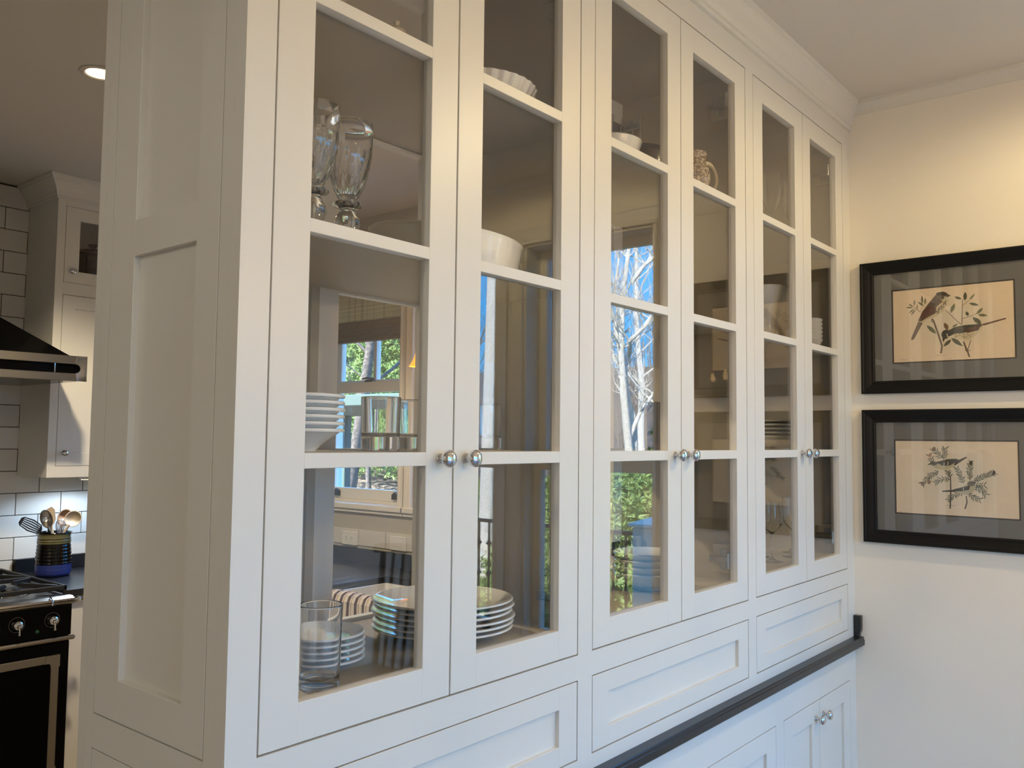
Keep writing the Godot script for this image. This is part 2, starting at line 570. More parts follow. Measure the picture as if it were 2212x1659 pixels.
func window_unit(n: int, zr: Array, y0: float, y1: float, meet0: float, meet1: float, bot: float, muntins: Array, case: float) -> void:
	var o := Node3D.new()
	o.name = "window_%d" % n
	o.set_meta("kind", "structure")
	add_child(o)
	o.position = Vector3(WX, y0, (zr[0] + zr[1]) / 2.0)
	var za: float = zr[0]
	var zb: float = zr[1]
	# casing on the inside face, with a stool
	var mb := MB.new()
	var prof := [Vector2(0, 0), Vector2(0, 0.02), Vector2(0.008, 0.02), Vector2(0.012, 0.016), Vector2(case - 0.02, 0.013), Vector2(case - 0.012, 0.018), Vector2(case, 0.014), Vector2(case, 0)]
	mb.ring(Rect2(-zb - case, y0 - case, zb - za + 2 * case, y1 - y0 + 2 * case), prof, Transform3D(Basis(Vector3(0, 0, -1), Vector3(0, 1, 0), Vector3(-1, 0, 0)), Vector3(WX, 0, 0)))
	part("casing", mb, M.paint, o)
	mb = MB.new()
	mb.box(Vector3(WX - 0.032, y0 - 0.028, za - case - 0.01), Vector3(WX + 0.05, y0, zb + case + 0.01), 0.003)
	part("stool", mb, M.paint, o)
	# jamb lining
	mb = MB.new()
	for z: float in [za, zb - 0.012]: mb.box(Vector3(WX + 0.002, y0, z), Vector3(WX + 0.158, y1, z + 0.012))
	mb.box(Vector3(WX + 0.002, y1 - 0.012, za), Vector3(WX + 0.158, y1, zb))
	mb.box(Vector3(WX + 0.05, y0, za), Vector3(WX + 0.175, y0 + 0.014, zb))
	part("jamb", mb, M.outdoor_white, o)
	# lower sash stands inside of the upper
	for s in 2:
		var x := WX + (0.065 if s == 0 else 0.102)
		var a := y0 + 0.014 if s == 0 else meet0 + 0.012
		var b := meet1 - 0.012 if s == 0 else y1 - 0.012
		var g0 := bot if s == 0 else meet1
		var g1 := meet0 if s == 0 else y1 - 0.055
		var st := 0.042
		mb = MB.new()
		mb.box(Vector3(x, a, za + 0.012), Vector3(x + 0.034, b, za + 0.012 + st), 0.002)
		mb.box(Vector3(x, a, zb - 0.012 - st), Vector3(x + 0.034, b, zb - 0.012), 0.002)
		mb.box(Vector3(x, a, za + 0.012 + st), Vector3(x + 0.034, g0, zb - 0.012 - st), 0.002)
		mb.box(Vector3(x, g1, za + 0.012 + st), Vector3(x + 0.034, b, zb - 0.012 - st), 0.002)
		if s == 1:
			for m: float in muntins: mb.box(Vector3(x, g0, m - 0.012), Vector3(x + 0.034, g1, m + 0.012), 0.002)
		var sash := part("sash", mb, M.outdoor_white if n > 2 else M.paint, o)
		mb = MB.new()
		mb.box(Vector3(x + 0.015, g0, za + 0.012 + st), Vector3(x + 0.019, g1, zb - 0.012 - st))
		part("pane", mb, M.window_glass, sash)
		if s == 0:
			mb = MB.new()
			var zc := (za + zb) / 2.0
			mb.box(Vector3(x - 0.004, b - 0.002, zc - 0.03), Vector3(x + 0.028, b + 0.010, zc + 0.03), 0.003)
			mb.tube([Vector3(x + 0.01, b + 0.012, zc + 0.03), Vector3(x - 0.006, b + 0.02, zc), Vector3(x - 0.004, b + 0.016, zc - 0.045)], [0.006, 0.007, 0.005], 8)
			part("sash_lock", mb, M.dark_plastic, sash)
			for w: float in [za + 0.07, zb - 0.11]:
				mb = MB.new()
				mb.extrude(PackedVector2Array([Vector2(0, 0), Vector2(0.045, 0), Vector2(0.045, 0.025), Vector2(0.0225, 0.04), Vector2(0, 0.025)]), -0.016, 0.0, Transform3D(Basis(Vector3(0, 0, 1), Vector3(0, 1, 0), Vector3(-1, 0, 0)).orthonormalized(), Vector3(x - 0.016, bot - 0.045, w)))
				part("sash_lift", mb, M.dark_plastic, sash)

func windows() -> void:
	window_unit(1, WIN_D[0], 0.67, 2.456, 1.4325, 1.524, 0.725, [], 0.075)
	window_unit(2, WIN_D[1], 0.67, 2.456, 1.4325, 1.524, 0.725, [], 0.075)
	window_unit(3, WIN_K[0], 1.22, 2.40, 1.814, 1.884, 1.293, [-2.581], 0.045)
	window_unit(4, WIN_K[1], 1.22, 2.40, 1.814, 1.884, 1.293, [-1.9425], 0.045)
	# unseen glass door added in the far wall to bring in daylight
	var o := Node3D.new()
	o.name = "door_1"
	o.set_meta("kind", "structure")
	add_child(o)
	o.position = Vector3(1.1, 0, ZB)
	var mb := MB.new()
	for k in 4:
		var x := -0.4 + k * 0.98
		mb.box(Vector3(x, 0, ZB + 0.04), Vector3(x + 0.06, 2.3, ZB + 0.10), 0.003)
	mb.box(Vector3(-0.4, 2.24, ZB + 0.04), Vector3(2.6, 2.3, ZB + 0.10), 0.003)
	mb.box(Vector3(-0.4, 0, ZB + 0.04), Vector3(2.6, 0.12, ZB + 0.10), 0.003)
	part("door_frame", mb, M.paint, o)
	for k in 3:
		mb = MB.new()
		var x := -0.34 + k * 0.98
		mb.box(Vector3(x, 0.12, ZB + 0.068), Vector3(x + 0.92, 2.24, ZB + 0.072))
		part("pane", mb, M.window_glass, o)

# ---------------------------------------------------------------- the built-in cabinet
const YB := 1.147      # foot of the glass doors
const YT := 2.600      # their heads
const ROWS := [[1.202, 1.523], [1.545, 1.860], [1.880, 2.198], [2.218, 2.538]]

# a glazed door with one column of four panes; zf is its outer face and s the way it looks
func glass_door(parent: Node3D, x0: float, x1: float, zf: float, s: float, yb := YB, yt := YT, rows := ROWS, stile := 0.0625) -> MeshInstance3D:
	var mb := MB.new()
	var za := minf(zf, zf - s * 0.021)
	var zb := maxf(zf, zf - s * 0.021)
	var b := 0.0007
	mb.box(Vector3(x0, yb, za), Vector3(x0 + stile, yt, zb), b)
	mb.box(Vector3(x1 - stile, yb, za), Vector3(x1, yt, zb), b)
	var y := yb
	for rw: Array in rows:
		mb.box(Vector3(x0 + stile - 0.001, y, za + 0.0001), Vector3(x1 - stile + 0.001, rw[0], zb - 0.0001), b)
		y = rw[1]
	mb.box(Vector3(x0 + stile - 0.001, y, za + 0.0001), Vector3(x1 - stile + 0.001, yt, zb - 0.0001), b)
	var d := part("door", mb, M.paint, parent)
	var zc := zf - s * 0.013
	for rw: Array in rows:
		mb = MB.new()
		mb.box(Vector3(x0 + stile - 0.003, rw[0] - 0.003, zc - 0.0015), Vector3(x1 - stile + 0.003, rw[1] + 0.003, zc + 0.0015))
		part("pane", mb, M.pane_glass, d)
	return d

# a frame with a sunk panel, in the xy plane of xf, its face at z = 0
func shaker(mb: MB, r: Rect2, th: float, ins: Array, recess := 0.009, xf := Transform3D.IDENTITY) -> void:
	var x0 := r.position.x
	var y0 := r.position.y
	var x1 := r.end.x
	var y1 := r.end.y
	mb.box(Vector3(x0, y0, -th), Vector3(x0 + ins[0], y1, 0), 0.0007, xf)
	mb.box(Vector3(x1 - ins[1], y0, -th), Vector3(x1, y1, 0), 0.0007, xf)
	mb.box(Vector3(x0 + ins[0] - 0.001, y0, -th), Vector3(x1 - ins[1] + 0.001, y0 + ins[2], -0.0001), 0.0007, xf)
	mb.box(Vector3(x0 + ins[0] - 0.001, y1 - ins[3], -th), Vector3(x1 - ins[1] + 0.001, y1, -0.0001), 0.0007, xf)
	mb.box(Vector3(x0 + ins[0] - 0.002, y0 + ins[2] - 0.002, -th + 0.001), Vector3(x1 - ins[1] + 0.002, y1 - ins[3] + 0.002, -recess), 0.0, xf)

var knob_mesh: ArrayMesh
func knob_shape() -> ArrayMesh:
	if knob_mesh == null:
		var mb := MB.new()
		var pr := [Vector2(0, 0), Vector2(0.0088, 0), Vector2(0.0088, 0.0015), Vector2(0.0075, 0.0032), Vector2(0.0052, 0.0045), Vector2(0.0044, 0.008), Vector2(0.0046, 0.0105), Vector2(0.0068, 0.0122)]
		for i in 13:
			var a := -0.9 + (PI / 2 + 0.9) * i / 12.0
			pr.append(Vector2(0.0150 * cos(a) if i < 12 else 0.0, 0.0210 + 0.0098 * sin(a)))
		mb.lathe(pr, 32, Transform3D(Basis(Vector3.RIGHT, PI / 2), Vector3.ZERO), 50.0)
		knob_mesh = mb.mesh()
	return knob_mesh

var hinge_mesh: ArrayMesh
# a concealed hinge: plate on the cabinet side (its plane is x = 0, the room side -x), arm towards +z
func hinge_shape() -> ArrayMesh:
	if hinge_mesh == null:
		var mb := MB.new()
		mb.box(Vector3(-0.004, -0.026, -0.006), Vector3(0, 0.026, 0.012), 0.002)
		mb.box(Vector3(-0.016, -0.009, -0.034), Vector3(-0.003, 0.009, 0.030), 0.003)
		mb.box(Vector3(-0.018, -0.011, 0.026), Vector3(-0.002, 0.011, 0.036), 0.003)
		mb.tube([Vector3(-0.016, 0, -0.02), Vector3(-0.019, 0, -0.02)], [0.005], 10)
		mb.tube([Vector3(-0.016, 0, 0.008), Vector3(-0.019, 0, 0.008)], [0.0045], 10)
		mb.box(Vector3(-0.045, -0.020, 0.034), Vector3(-0.002, 0.020, 0.0375), 0.001)
		hinge_mesh = mb.mesh()
	return hinge_mesh

func cabinets() -> void:
	var ux := [[0.6464, 1.4526, 0.6965, 1.0626, 1.4258], [1.4526, 2.2411, 1.4795, 1.8494, 2.2143], [2.2411, 3.069, 2.2679, 2.6350, 2.9965]]
	var names := ["leftmost white glass-door china cabinet with panelled end holding goblets and dinner plates", "middle white glass-door china cabinet with bright trees mirrored in its left door", "right white glass-door china cabinet against the wall with framed bird prints"]
	for k in 3:
		var q: Array = ux[k]
		var x0: float = q[0]
		var x1: float = q[1]
		var t := thing("china_cabinet", names[k], "cabinet", Vector3((x0 + x1) / 2.0, 0.914, -0.2), "glass-door china cabinets of the built-in")
		var a: float = q[2]
		var m: float = q[3]
		var b: float = q[4]
		for side in 2:
			var zf := 0.0 if side == 0 else -0.405
			var s := 1.0 if side == 0 else -1.0
			var za := minf(zf, zf - s * 0.021)
			var zb := maxf(zf, zf - s * 0.021)
			var mb := MB.new()
			var g := 0.0022
			mb.box(Vector3(x0, 0.914, za), Vector3(a - g, 2.757, zb))
			mb.box(Vector3(b + g, 0.914, za), Vector3(x1, 2.757, zb))
			mb.box(Vector3(a - g, 0.914, za), Vector3(b + g, 0.945 - g, zb))
			mb.box(Vector3(a - g, 1.0945 + g, za), Vector3(b + g, YB - g, zb))
			mb.box(Vector3(a - g, YT + g, za), Vector3(b + g, 2.757, zb))
			part("face_frame", mb, M.paint, t)
			for d in 2:
				var dr := glass_door(t, a + g * 0.2 if d == 0 else m + g * 0.7, m - g * 0.7 if d == 0 else b - g * 0.2, zf, s, YB + 0.0004, YT - 0.0004)
				var kx := m - 0.0313 if d == 0 else m + 0.0313
				if side == 0: inst("knob", knob_shape(), M.chrome, dr, Vector3(kx, 1.5345, 0.0))
				else: inst("knob", knob_shape(), M.chrome, dr, Vector3(kx, 1.5345, -0.405), Basis(Vector3.UP, PI))
			# strips added behind the doors to keep light out of the gaps
			mb = MB.new()
			var sa := minf(zf - s * 0.0212, zf - s * 0.0275)
			var sb := maxf(zf - s * 0.0212, zf - s * 0.0275)
			for xx: float in [a, m, b]: mb.box(Vector3(xx - 0.010, YB - 0.01, sa), Vector3(xx + 0.010, YT + 0.01, sb))
			for yy: float in [YB, YT]: mb.box(Vector3(a - 0.01, yy - 0.010, sa), Vector3(b + 0.01, yy + 0.010, sb))
			mb.box(Vector3(a - 0.01, 0.93, sa), Vector3(b + 0.01, 1.11, sb))
			part("gap_light_stop", mb, M.paint_shaded, t)
			mb = MB.new()
			var xf := Transform3D(Basis.IDENTITY, Vector3(0, 0, zf)) if side == 0 else Transform3D(Basis(Vector3.UP, PI), Vector3(a + b, 0, zf))
			shaker(mb, Rect2(a + g * 0.2, 0.9454, b - a - 0.4 * g, 1.0941 - 0.9454), 0.02, [0.0600, 0.0585, 0.038, 0.041], 0.009, xf)
			part("drawer", mb, M.paint, t)
		# carcass
		var mb := MB.new()
		var il := x0 + 0.045 if k == 0 else x0 + 0.018
		var ir := x1 - 0.0186 if k == 0 else (2.196 if k == 1 else 2.98)
		if k == 2: ir = 2.98
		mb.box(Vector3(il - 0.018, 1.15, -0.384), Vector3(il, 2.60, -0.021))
		part("side_panel", mb, M.paint_shaded, t)
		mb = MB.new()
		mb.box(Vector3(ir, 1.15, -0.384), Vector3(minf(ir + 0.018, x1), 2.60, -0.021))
		part("side_panel", mb, M.paint_shaded, t)
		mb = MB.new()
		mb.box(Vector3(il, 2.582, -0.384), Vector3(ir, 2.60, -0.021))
		part("top_panel", mb, M.paint_shaded, t)
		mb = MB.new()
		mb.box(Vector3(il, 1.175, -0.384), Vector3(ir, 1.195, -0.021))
		part("bottom_panel", mb, M.paint_shaded, t)
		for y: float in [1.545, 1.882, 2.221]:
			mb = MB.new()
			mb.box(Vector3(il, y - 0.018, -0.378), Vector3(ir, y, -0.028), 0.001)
			part("shelf", mb, M.paint_shaded, t)
		# hinges with their packing blocks on the right-hand side panel
		for y: float in [1.254, 2.497]:
			for side in 2:
				var z := -0.0585 if side == 0 else -0.3465
				mb = MB.new()
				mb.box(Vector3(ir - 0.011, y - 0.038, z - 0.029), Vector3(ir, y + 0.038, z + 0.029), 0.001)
				part("hinge_block", mb, M.paint_shaded, t)
				inst("hinge", hinge_shape(), M.hinge_steel, t, Vector3(ir - 0.011, y, z), Basis.IDENTITY if side == 0 else Basis(Vector3.RIGHT, PI))
		if k == 0:
			# panelled end that looks at the passage
			var xf := Transform3D(Basis(Vector3(0, 0, 1), Vector3(0, 1, 0), Vector3(-1, 0, 0)), Vector3(x0, 0, 0))
			mb = MB.new()
			mb.box(Vector3(x0, 0.914, -0.0499), Vector3(x0 + 0.024, 2.757, -0.0208), 0.0005)
			mb.box(Vector3(x0, 0.914, -0.384), Vector3(x0 + 0.024, 2.757, -0.358), 0.0005)
			mb.box(Vector3(x0, 1.0905, -0.358), Vector3(x0 + 0.024, 1.1415, -0.0499))
			mb.box(Vector3(x0, 2.63, -0.358), Vector3(x0 + 0.024, 2.757, -0.0499))
			mb.box(Vector3(x0 + 0.018, 0.914, -0.358), Vector3(x0 + 0.026, 2.7, -0.0499))
			part("end_frame", mb, M.paint, t)
			mb = MB.new()
			# local x of xf is world z
			mb.box(Vector3(-0.3565, 1.1432, -0.018), Vector3(-0.2832, 2.628, 0), 0.0007, xf)
			mb.box(Vector3(-0.1086, 1.1432, -0.018), Vector3(-0.0515, 2.628, 0), 0.0007, xf)
			for yy: Array in [[1.1432, 1.203], [1.841, 1.898], [2.568, 2.628]]:
				mb.box(Vector3(-0.2842, yy[0], -0.018), Vector3(-0.1076, yy[1], -0.0001), 0.0007, xf)
			mb.box(Vector3(-0.290, 1.19, -0.017), Vector3(-0.10, 2.58, -0.010), 0.0, xf)
			part("end_panel", mb, M.paint, t)
			mb = MB.new()
			shaker(mb, Rect2(-0.3565, 0.93, 0.305, 0.1585), 0.018, [0.073, 0.057, 0.035, 0.04], 0.01, xf)
			part("end_panel", mb, M.paint, t)
	# stone worktop with a short splash against the wall
	var mb := MB.new()
	var pr := PackedVector2Array([Vector2(-0.435, 0.884), Vector2(0.027, 0.884), Vector2(0.0305, 0.8875), Vector2(0.0305, 0.9035), Vector2(0.0285, 0.9055), Vector2(0.0285, 0.9115), Vector2(0.0262, 0.914), Vector2(-0.435, 0.914)])
	mb.extrude(pr, 0.60, WX, Transform3D(Basis(Vector3(0, 0, 1), Vector3(0, 1, 0), Vector3(1, 0, 0)), Vector3.ZERO), 10.0)
	solo("worktop", mb, M.stoneblack, Vector3(1.8, 0.884, -0.2), "thin black stone worktop running along below the white drawers", "worktop")
	mb = MB.new()
	mb.extrude(PackedVector2Array([Vector2(0.0015, 0.914), Vector2(0.018, 0.914), Vector2(0.019, 0.922), Vector2(0.0235, 0.935), Vector2(0.0245, 0.945), Vector2(0.0245, 0.982), Vector2(0.0225, 0.985), Vector2(0.0015, 0.985)]), WX - 0.02, WX, Transform3D(Basis(Vector3(0, 0, 1), Vector3(0, 1, 0), Vector3(1, 0, 0)), Vector3.ZERO), 10.0)
	solo("side_splash", mb, M.stoneblack, Vector3(WX - 0.01, 0.914, 0.012), "small upright black stone end piece on the worktop against the wall", "splash block")
	# base cabinets
	var doors := [[[0.70, 1.06], [1.063, 1.42]], [[1.46, 1.916], [1.919, 2.39]], [[2.448, 2.7245], [2.7275, 3.008]]]
	var bl := ["leftmost white base cabinet below the worktop, under the goblet cabinet", "middle white base cabinet with wide shaker doors below the black worktop", "right white base cabinet with two narrow shaker doors and chrome knobs beside the wall"]
	for k in 3:
		var x0: float = [0.63, 1.44, 2.42][k]
		var x1: float = [1.44, 2.42, WX][k]
		var t := thing("base_cabinet", bl[k], "cabinet", Vector3((x0 + x1) / 2, 0, -0.2), "base cabinets under the black worktop")
		mb = MB.new()
		mb.box(Vector3(x0, 0.10, -0.40), Vector3(x1, 0.884, -0.021))
		mb.box(Vector3(x0, 0.0, -0.38), Vector3(x1, 0.10, -0.07))
		part("body", mb, M.paint, t)
		mb = MB.new()
		var d0: Array = doors[k][0]
		var d1: Array = doors[k][1]
		mb.box(Vector3(x0, 0.10, -0.021), Vector3(d0[0] - 0.0016, 0.884, 0), 0.0004)
		mb.box(Vector3(d1[1] + 0.0016, 0.10, -0.021), Vector3(x1, 0.884, 0), 0.0004)
		mb.box(Vector3(d0[0] - 0.0016, 0.7775, -0.021), Vector3(d1[1] + 0.0016, 0.884, 0), 0.0)
		mb.box(Vector3(d0[0] - 0.0016, 0.10, -0.021), Vector3(d1[1] + 0.0016, 0.13, 0), 0.0)
		part("face_frame", mb, M.paint, t)
		for d in 2:
			var dd: Array = doors[k][d]
			mb = MB.new()
			shaker(mb, Rect2(dd[0], 0.132, dd[1] - dd[0], 0.775 - 0.132), 0.0195, [0.064, 0.062, 0.07, 0.057])
			var dr := part("door", mb, M.paint, t)
			inst("knob", knob_shape(), M.chrome, dr, Vector3(dd[1] - 0.031 if d == 0 else dd[0] + 0.029, 0.7255, 0))

# ---------------------------------------------------------------- what stands in the cabinet
func P(a: Array) -> Array:
	var o := []
	for i in range(0, a.size(), 2): o.append(Vector2(a[i], a[i + 1]))
	return o

func at_base(p: Vector3) -> Transform3D:
	return Transform3D(Basis.IDENTITY, p)

func lathed(called: String, pr: Array, m: Material, at: Vector3, label: String, cat: String, group := "", seg := 40) -> MeshInstance3D:
	var mb := MB.new()
	mb.lathe(pr, seg, at_base(at), 42.0)
	return solo(called, mb, m, at, label, cat, group)

# a heavy-based tumbler of radius r and height h, wall w, base b
func tumbler_profile(r: float, h: float, w: float, b: float, taper := 0.95) -> Array:
	var q := r * taper
	return [Vector2(0, 0.0015), Vector2(q * 0.8, 0.0015), Vector2(q * 0.93, 0), Vector2(q, 0.003), Vector2(r, h - 0.0015), Vector2(r - w * 0.35, h), Vector2(r - w, h - 0.0015), Vector2(q - w, b + 0.006), Vector2(q - w - 0.004, b + 0.0015), Vector2(q * 0.55, b), Vector2(0, b)]

func plate_profile(r: float, h: float, foot: float) -> Array:
	return [Vector2(0, 0.002), Vector2(foot - 0.004, 0.002), Vector2(foot - 0.003, 0), Vector2(foot, 0), Vector2(foot + 0.001, 0.0025), Vector2(r * 0.72, 0.0045), Vector2(r - 0.006, h - 0.0055), Vector2(r - 0.001, h - 0.004), Vector2(r, h - 0.0025), Vector2(r - 0.001, h - 0.0008), Vector2(r - 0.004, h), Vector2(r * 0.74, 0.0085), Vector2(r * 0.66, 0.0062), Vector2(0, 0.0058)]

func bowl_profile(r: float, h: float, foot: float, t := 0.004) -> Array:
	var o := [Vector2(0, 0.002), Vector2(foot - 0.004, 0.002), Vector2(foot - 0.003, 0), Vector2(foot, 0), Vector2(foot, 0.004)]
	for i in range(1, 8):
		var k := i / 7.0
		o.append(Vector2(foot + (r - foot) * pow(k, 0.62), 0.004 + (h - 0.004) * pow(k, 1.35)))
	o.append(Vector2(r - t * 0.5, h + 0.0012))
	for i in range(7, 0, -1):
		var k := i / 7.0
		o.append(Vector2(foot + (r - foot) * pow(k, 0.62) - t, 0.004 + t * 0.8 + (h - 0.004) * pow(k, 1.35)))
	o.append(Vector2(0, 0.004 + t))
	return o

func flared_profile(r: float, h: float, foot: float) -> Array:
	var o := [Vector2(0, 0.002), Vector2(foot - 0.004, 0.002), Vector2(foot - 0.003, 0), Vector2(foot, 0), Vector2(foot + 0.002, 0.004)]
	for i in range(1, 7):
		var k := i / 6.0
		o.append(Vector2(foot + 0.002 + (r - 0.010 - foot) * pow(k, 1.1), 0.004 + (h - 0.010) * pow(k, 0.85)))
	o.append_array([Vector2(r - 0.001, h - 0.0055), Vector2(r, h - 0.0035), Vector2(r - 0.001, h - 0.001), Vector2(r - 0.004, h), Vector2(r - 0.013, h - 0.001)])
	for i in range(5, 0, -1):
		var k := i / 6.0
		o.append(Vector2(foot - 0.002 + (r - 0.010 - foot) * pow(k, 1.1), 0.008 + (h - 0.010) * pow(k, 0.85)))
	o.append(Vector2(0, 0.008))
	return o

func wine_profile(r: float, h: float, stem: float, foot: float) -> Array:
	var o := [Vector2(0, 0.002), Vector2(foot - 0.002, 0), Vector2(foot, 0.0012), Vector2(foot - 0.003, 0.003), Vector2(foot * 0.4, 0.006), Vector2(0.0045, 0.013), Vector2(0.0036, stem * 0.5), Vector2(0.005, stem)]
	for i in range(1, 9):
		var k := i / 8.0
		o.append(Vector2(r * (sin(minf(k * 1.28, 1.0) * PI / 2) * (1.0 - 0.16 * maxf(k - 0.6, 0.0) / 0.4)), stem + (h - stem) * (0.06 + 0.94 * k * k * 0.45 + 0.94 * k * 0.55 - 0.06)))
	o.append(Vector2(o[-1].x - 0.0006, h + 0.0006))
	for i in range(8, 0, -1):
		var p: Vector2 = o[7 + i]
		o.append(Vector2(maxf(p.x - 0.0016, 0.0008), p.y + (0.002 if i < 4 else 0.0)))
	o.append(Vector2(0, stem + 0.006))
	return o

func goblet(at: Vector3, label: String) -> void:
	# footed goblet: ball stem, collar, swirled lower bowl
	var pr := P([0, 0.003, 0.030, 0.0, 0.0335, 0.001, 0.034, 0.003, 0.026, 0.008, 0.015, 0.013, 0.012, 0.017, 0.0135, 0.021, 0.019, 0.028, 0.0215, 0.036, 0.0205, 0.045, 0.016, 0.053, 0.0125, 0.058, 0.013, 0.062, 0.022, 0.065, 0.0245, 0.0675, 0.0245, 0.070, 0.021, 0.0725, 0.0135, 0.075])
	var f0 := pr.size()
	pr.append_array(P([0.0165, 0.080, 0.0215, 0.090, 0.0270, 0.103, 0.0320, 0.118, 0.0355, 0.134, 0.0378, 0.150]))
	var f1 := pr.size() - 1
	pr.append_array(P([0.0388, 0.165, 0.0393, 0.185, 0.0392, 0.2035, 0.0386, 0.2045, 0.0378, 0.2035, 0.0377, 0.185, 0.0371, 0.165, 0.0360, 0.150, 0.0335, 0.134, 0.0296, 0.118, 0.0240, 0.103, 0.0170, 0.090, 0.009, 0.082, 0, 0.0795]))
	var mb := MB.new()
	mb.lathe(pr, 64, at_base(at), 50.0, 12, 0.055, 55.0, f0, f1)
	solo("goblet", mb, M.clear_glass, at, label, "goblet", "swirled goblets on the third shelf")

func cabinet_contents() -> void:
	var s0 := 1.1951
	var s1 := 1.5451
	var s2 := 1.8821
	var s3 := 2.2211
	# --- left cabinet, floor
	var tl := ["tall clear tumbler standing in front of the small white plates", "tall clear tumbler mostly hidden behind the left door stile"]
	var tp := [Vector3(0.843, s0, -0.062), Vector3(0.770, s0, -0.098)]
	for i in 2:
		lathed("tumbler", tumbler_profile(0.0330, 0.122, 0.002, 0.012, 0.92), M.clear_glass, tp[i], tl[i], "glass", "tall tumblers at the bottom left")
	var ord := ["topmost", "second from the top", "third from the top", "fourth from the top", "fifth from the top", "sixth from the top"]
	for i in 5:
		lathed("side_plate", plate_profile(0.075, 0.016, 0.042), M.porcelain, Vector3(0.925, s0 + 0.0098 * (4 - i), -0.166), "small white side plate, %s of the low stack behind the tumblers" % ord[i], "plate", "small white plates behind the tumblers", 48)
	for i in 6:
		var dx: float = [0.0, 0.002, -0.001, 0.003, 0.001, 0.0][i]
		lathed("dinner_plate", plate_profile(0.135, 0.021, 0.078), M.porcelain, Vector3(1.220 + dx, s0 + 0.0102 * (5 - i), -0.170 + dx), "large white dinner plate, %s of the wide stack behind two doors" % ord[i], "plate", "large white plates on the cabinet floor", 64)
	# second shelf
	for i in 6:
		lathed("dessert_bowl", flared_profile(0.074, 0.036, 0.030), M.porcelain, Vector3(0.842, s1 + 0.0108 * (5 - i), -0.130), "white flared bowl, %s of the six nested beside the lowball glasses" % ord[i], "bowl", "nested white bowls on the second shelf", 48)
	var ll := ["thick-based lowball glass nearest the stacked white bowls", "thick-based lowball glass behind the right edge of the first door", "thick-based lowball glass alone behind the second door"]
	var lp := [Vector3(1.035, s1, -0.150), Vector3(1.150, s1, -0.190), Vector3(1.372, s1, -0.200)]
	for i in 3:
		lathed("lowball_glass", tumbler_profile(0.0355, 0.094, 0.0032, 0.024, 0.95), M.clear_glass, lp[i], ll[i], "glass", "lowball glasses on the second shelf")
	# third shelf
	goblet(Vector3(0.918, s2, -0.112), "swirled clear goblet with ball stem, fully seen above the white dish")
	goblet(Vector3(0.832, s2, -0.092), "swirled clear goblet half cut off by the left door stile")
	var mb := MB.new()
	mb.lathe(P([0, 0.0, 0.86, 0.0, 0.90, 0.05, 0.985, 0.90, 1.0, 0.97, 0.99, 1.0, 0.955, 0.97, 0.94, 0.90, 0.86, 0.12, 0.80, 0.07, 0, 0.07]).map(func(p: Vector2) -> Vector2: return Vector2(p.x, p.y * 0.078)), 64, at_base(Vector3(1.232, s2, -0.180)), 42.0, 0, 0.0, 0.0, 0, 0, 0.185, 0.118)
	solo("baking_dish", mb, M.porcelain, Vector3(1.232, s2, -0.180), "long white oval baking dish behind the two left doors, beside the goblets", "dish")
	# top shelf
	mb = MB.new()
	mb.lathe(P([0, 0.0, 0.092, 0.0, 0.096, 0.003, 0.121, 0.050, 0.1235, 0.0545, 0.121, 0.056, 0.117, 0.052, 0.092, 0.007, 0, 0.006]), 120, at_base(Vector3(1.292, s3, -0.165)), 42.0, 32, 0.022, 0.0, 2, 6)
	solo("pie_dish", mb, M.porcelain, Vector3(1.292, s3, -0.165), "white scalloped pie dish on the top shelf of the left cabinet", "dish")
	lathed("sugar_pot", P([0, 0, 0.012, 0, 0.013, 0.003, 0.010, 0.007, 0.017, 0.016, 0.021, 0.028, 0.017, 0.040, 0.010, 0.046, 0.004, 0.050, 0.006, 0.056, 0, 0.059]), M.cream_glaze, Vector3(0.985, s3, -0.075), "little cream pot peeking over the top bar of the first door", "pot")
	# --- middle cabinet
	for i in 4:
		lathed("cereal_bowl", bowl_profile(0.088, 0.040, 0.040, 0.004), M.porcelain, Vector3(1.945, s0 + 0.0165 * (3 - i), -0.150), "white bowl, %s of the stack behind the mirrored deck post" % ord[i], "bowl", "white bowls at the bottom of the middle cabinet", 48)
	lathed("plum_tumbler", tumbler_profile(0.036, 0.122, 0.003, 0.016, 0.94), M.plum_glass, Vector3(1.985, s1, -0.135), "dark plum tumbler beside the mirrored trees in the middle cabinet", "glass")
	lathed("cereal_bowl", bowl_profile(0.074, 0.064, 0.036, 0.004), M.porcelain, Vector3(1.742, s3, -0.130), "white bowl alone on the top shelf beside the dark brown pot", "bowl")
	lathed("brown_pot", P([0, 0, 0.045, 0, 0.050, 0.004, 0.066, 0.05, 0.071, 0.09, 0.068, 0.125, 0.060, 0.142, 0.040, 0.150, 0.018, 0.153, 0, 0.154]), M.brown_glaze, Vector3(2.030, s3, -0.215), "dark brown round pot on the top shelf below the steel hinge", "pot")
	var t := thing("jug", "mottled brown and cream jug with a loop handle behind the fourth door", "jug", Vector3(2.056, s3, -0.075))
	mb = MB.new()
	mb.lathe(P([0, 0, 0.030, 0, 0.033, 0.003, 0.043, 0.030, 0.045, 0.050, 0.041, 0.068, 0.033, 0.080, 0.031, 0.088, 0.034, 0.104, 0.036, 0.110, 0.034, 0.1115, 0.031, 0.106, 0.028, 0.088, 0.030, 0.080, 0.038, 0.066, 0.041, 0.050, 0.039, 0.030, 0.028, 0.006, 0, 0.006]), 40, at_base(t.position), 42.0)
	var jm := textured("jug_glaze", noise_tex(0.05, false, 256, 4.0, ramp2(Color(0.30, 0.19, 0.12), Color(0.80, 0.74, 0.62), 0.38, 0.6), 3, 21), 0.15, 9.0)
	part("body", mb, jm, t)
	mb = MB.new()
	var hp := []
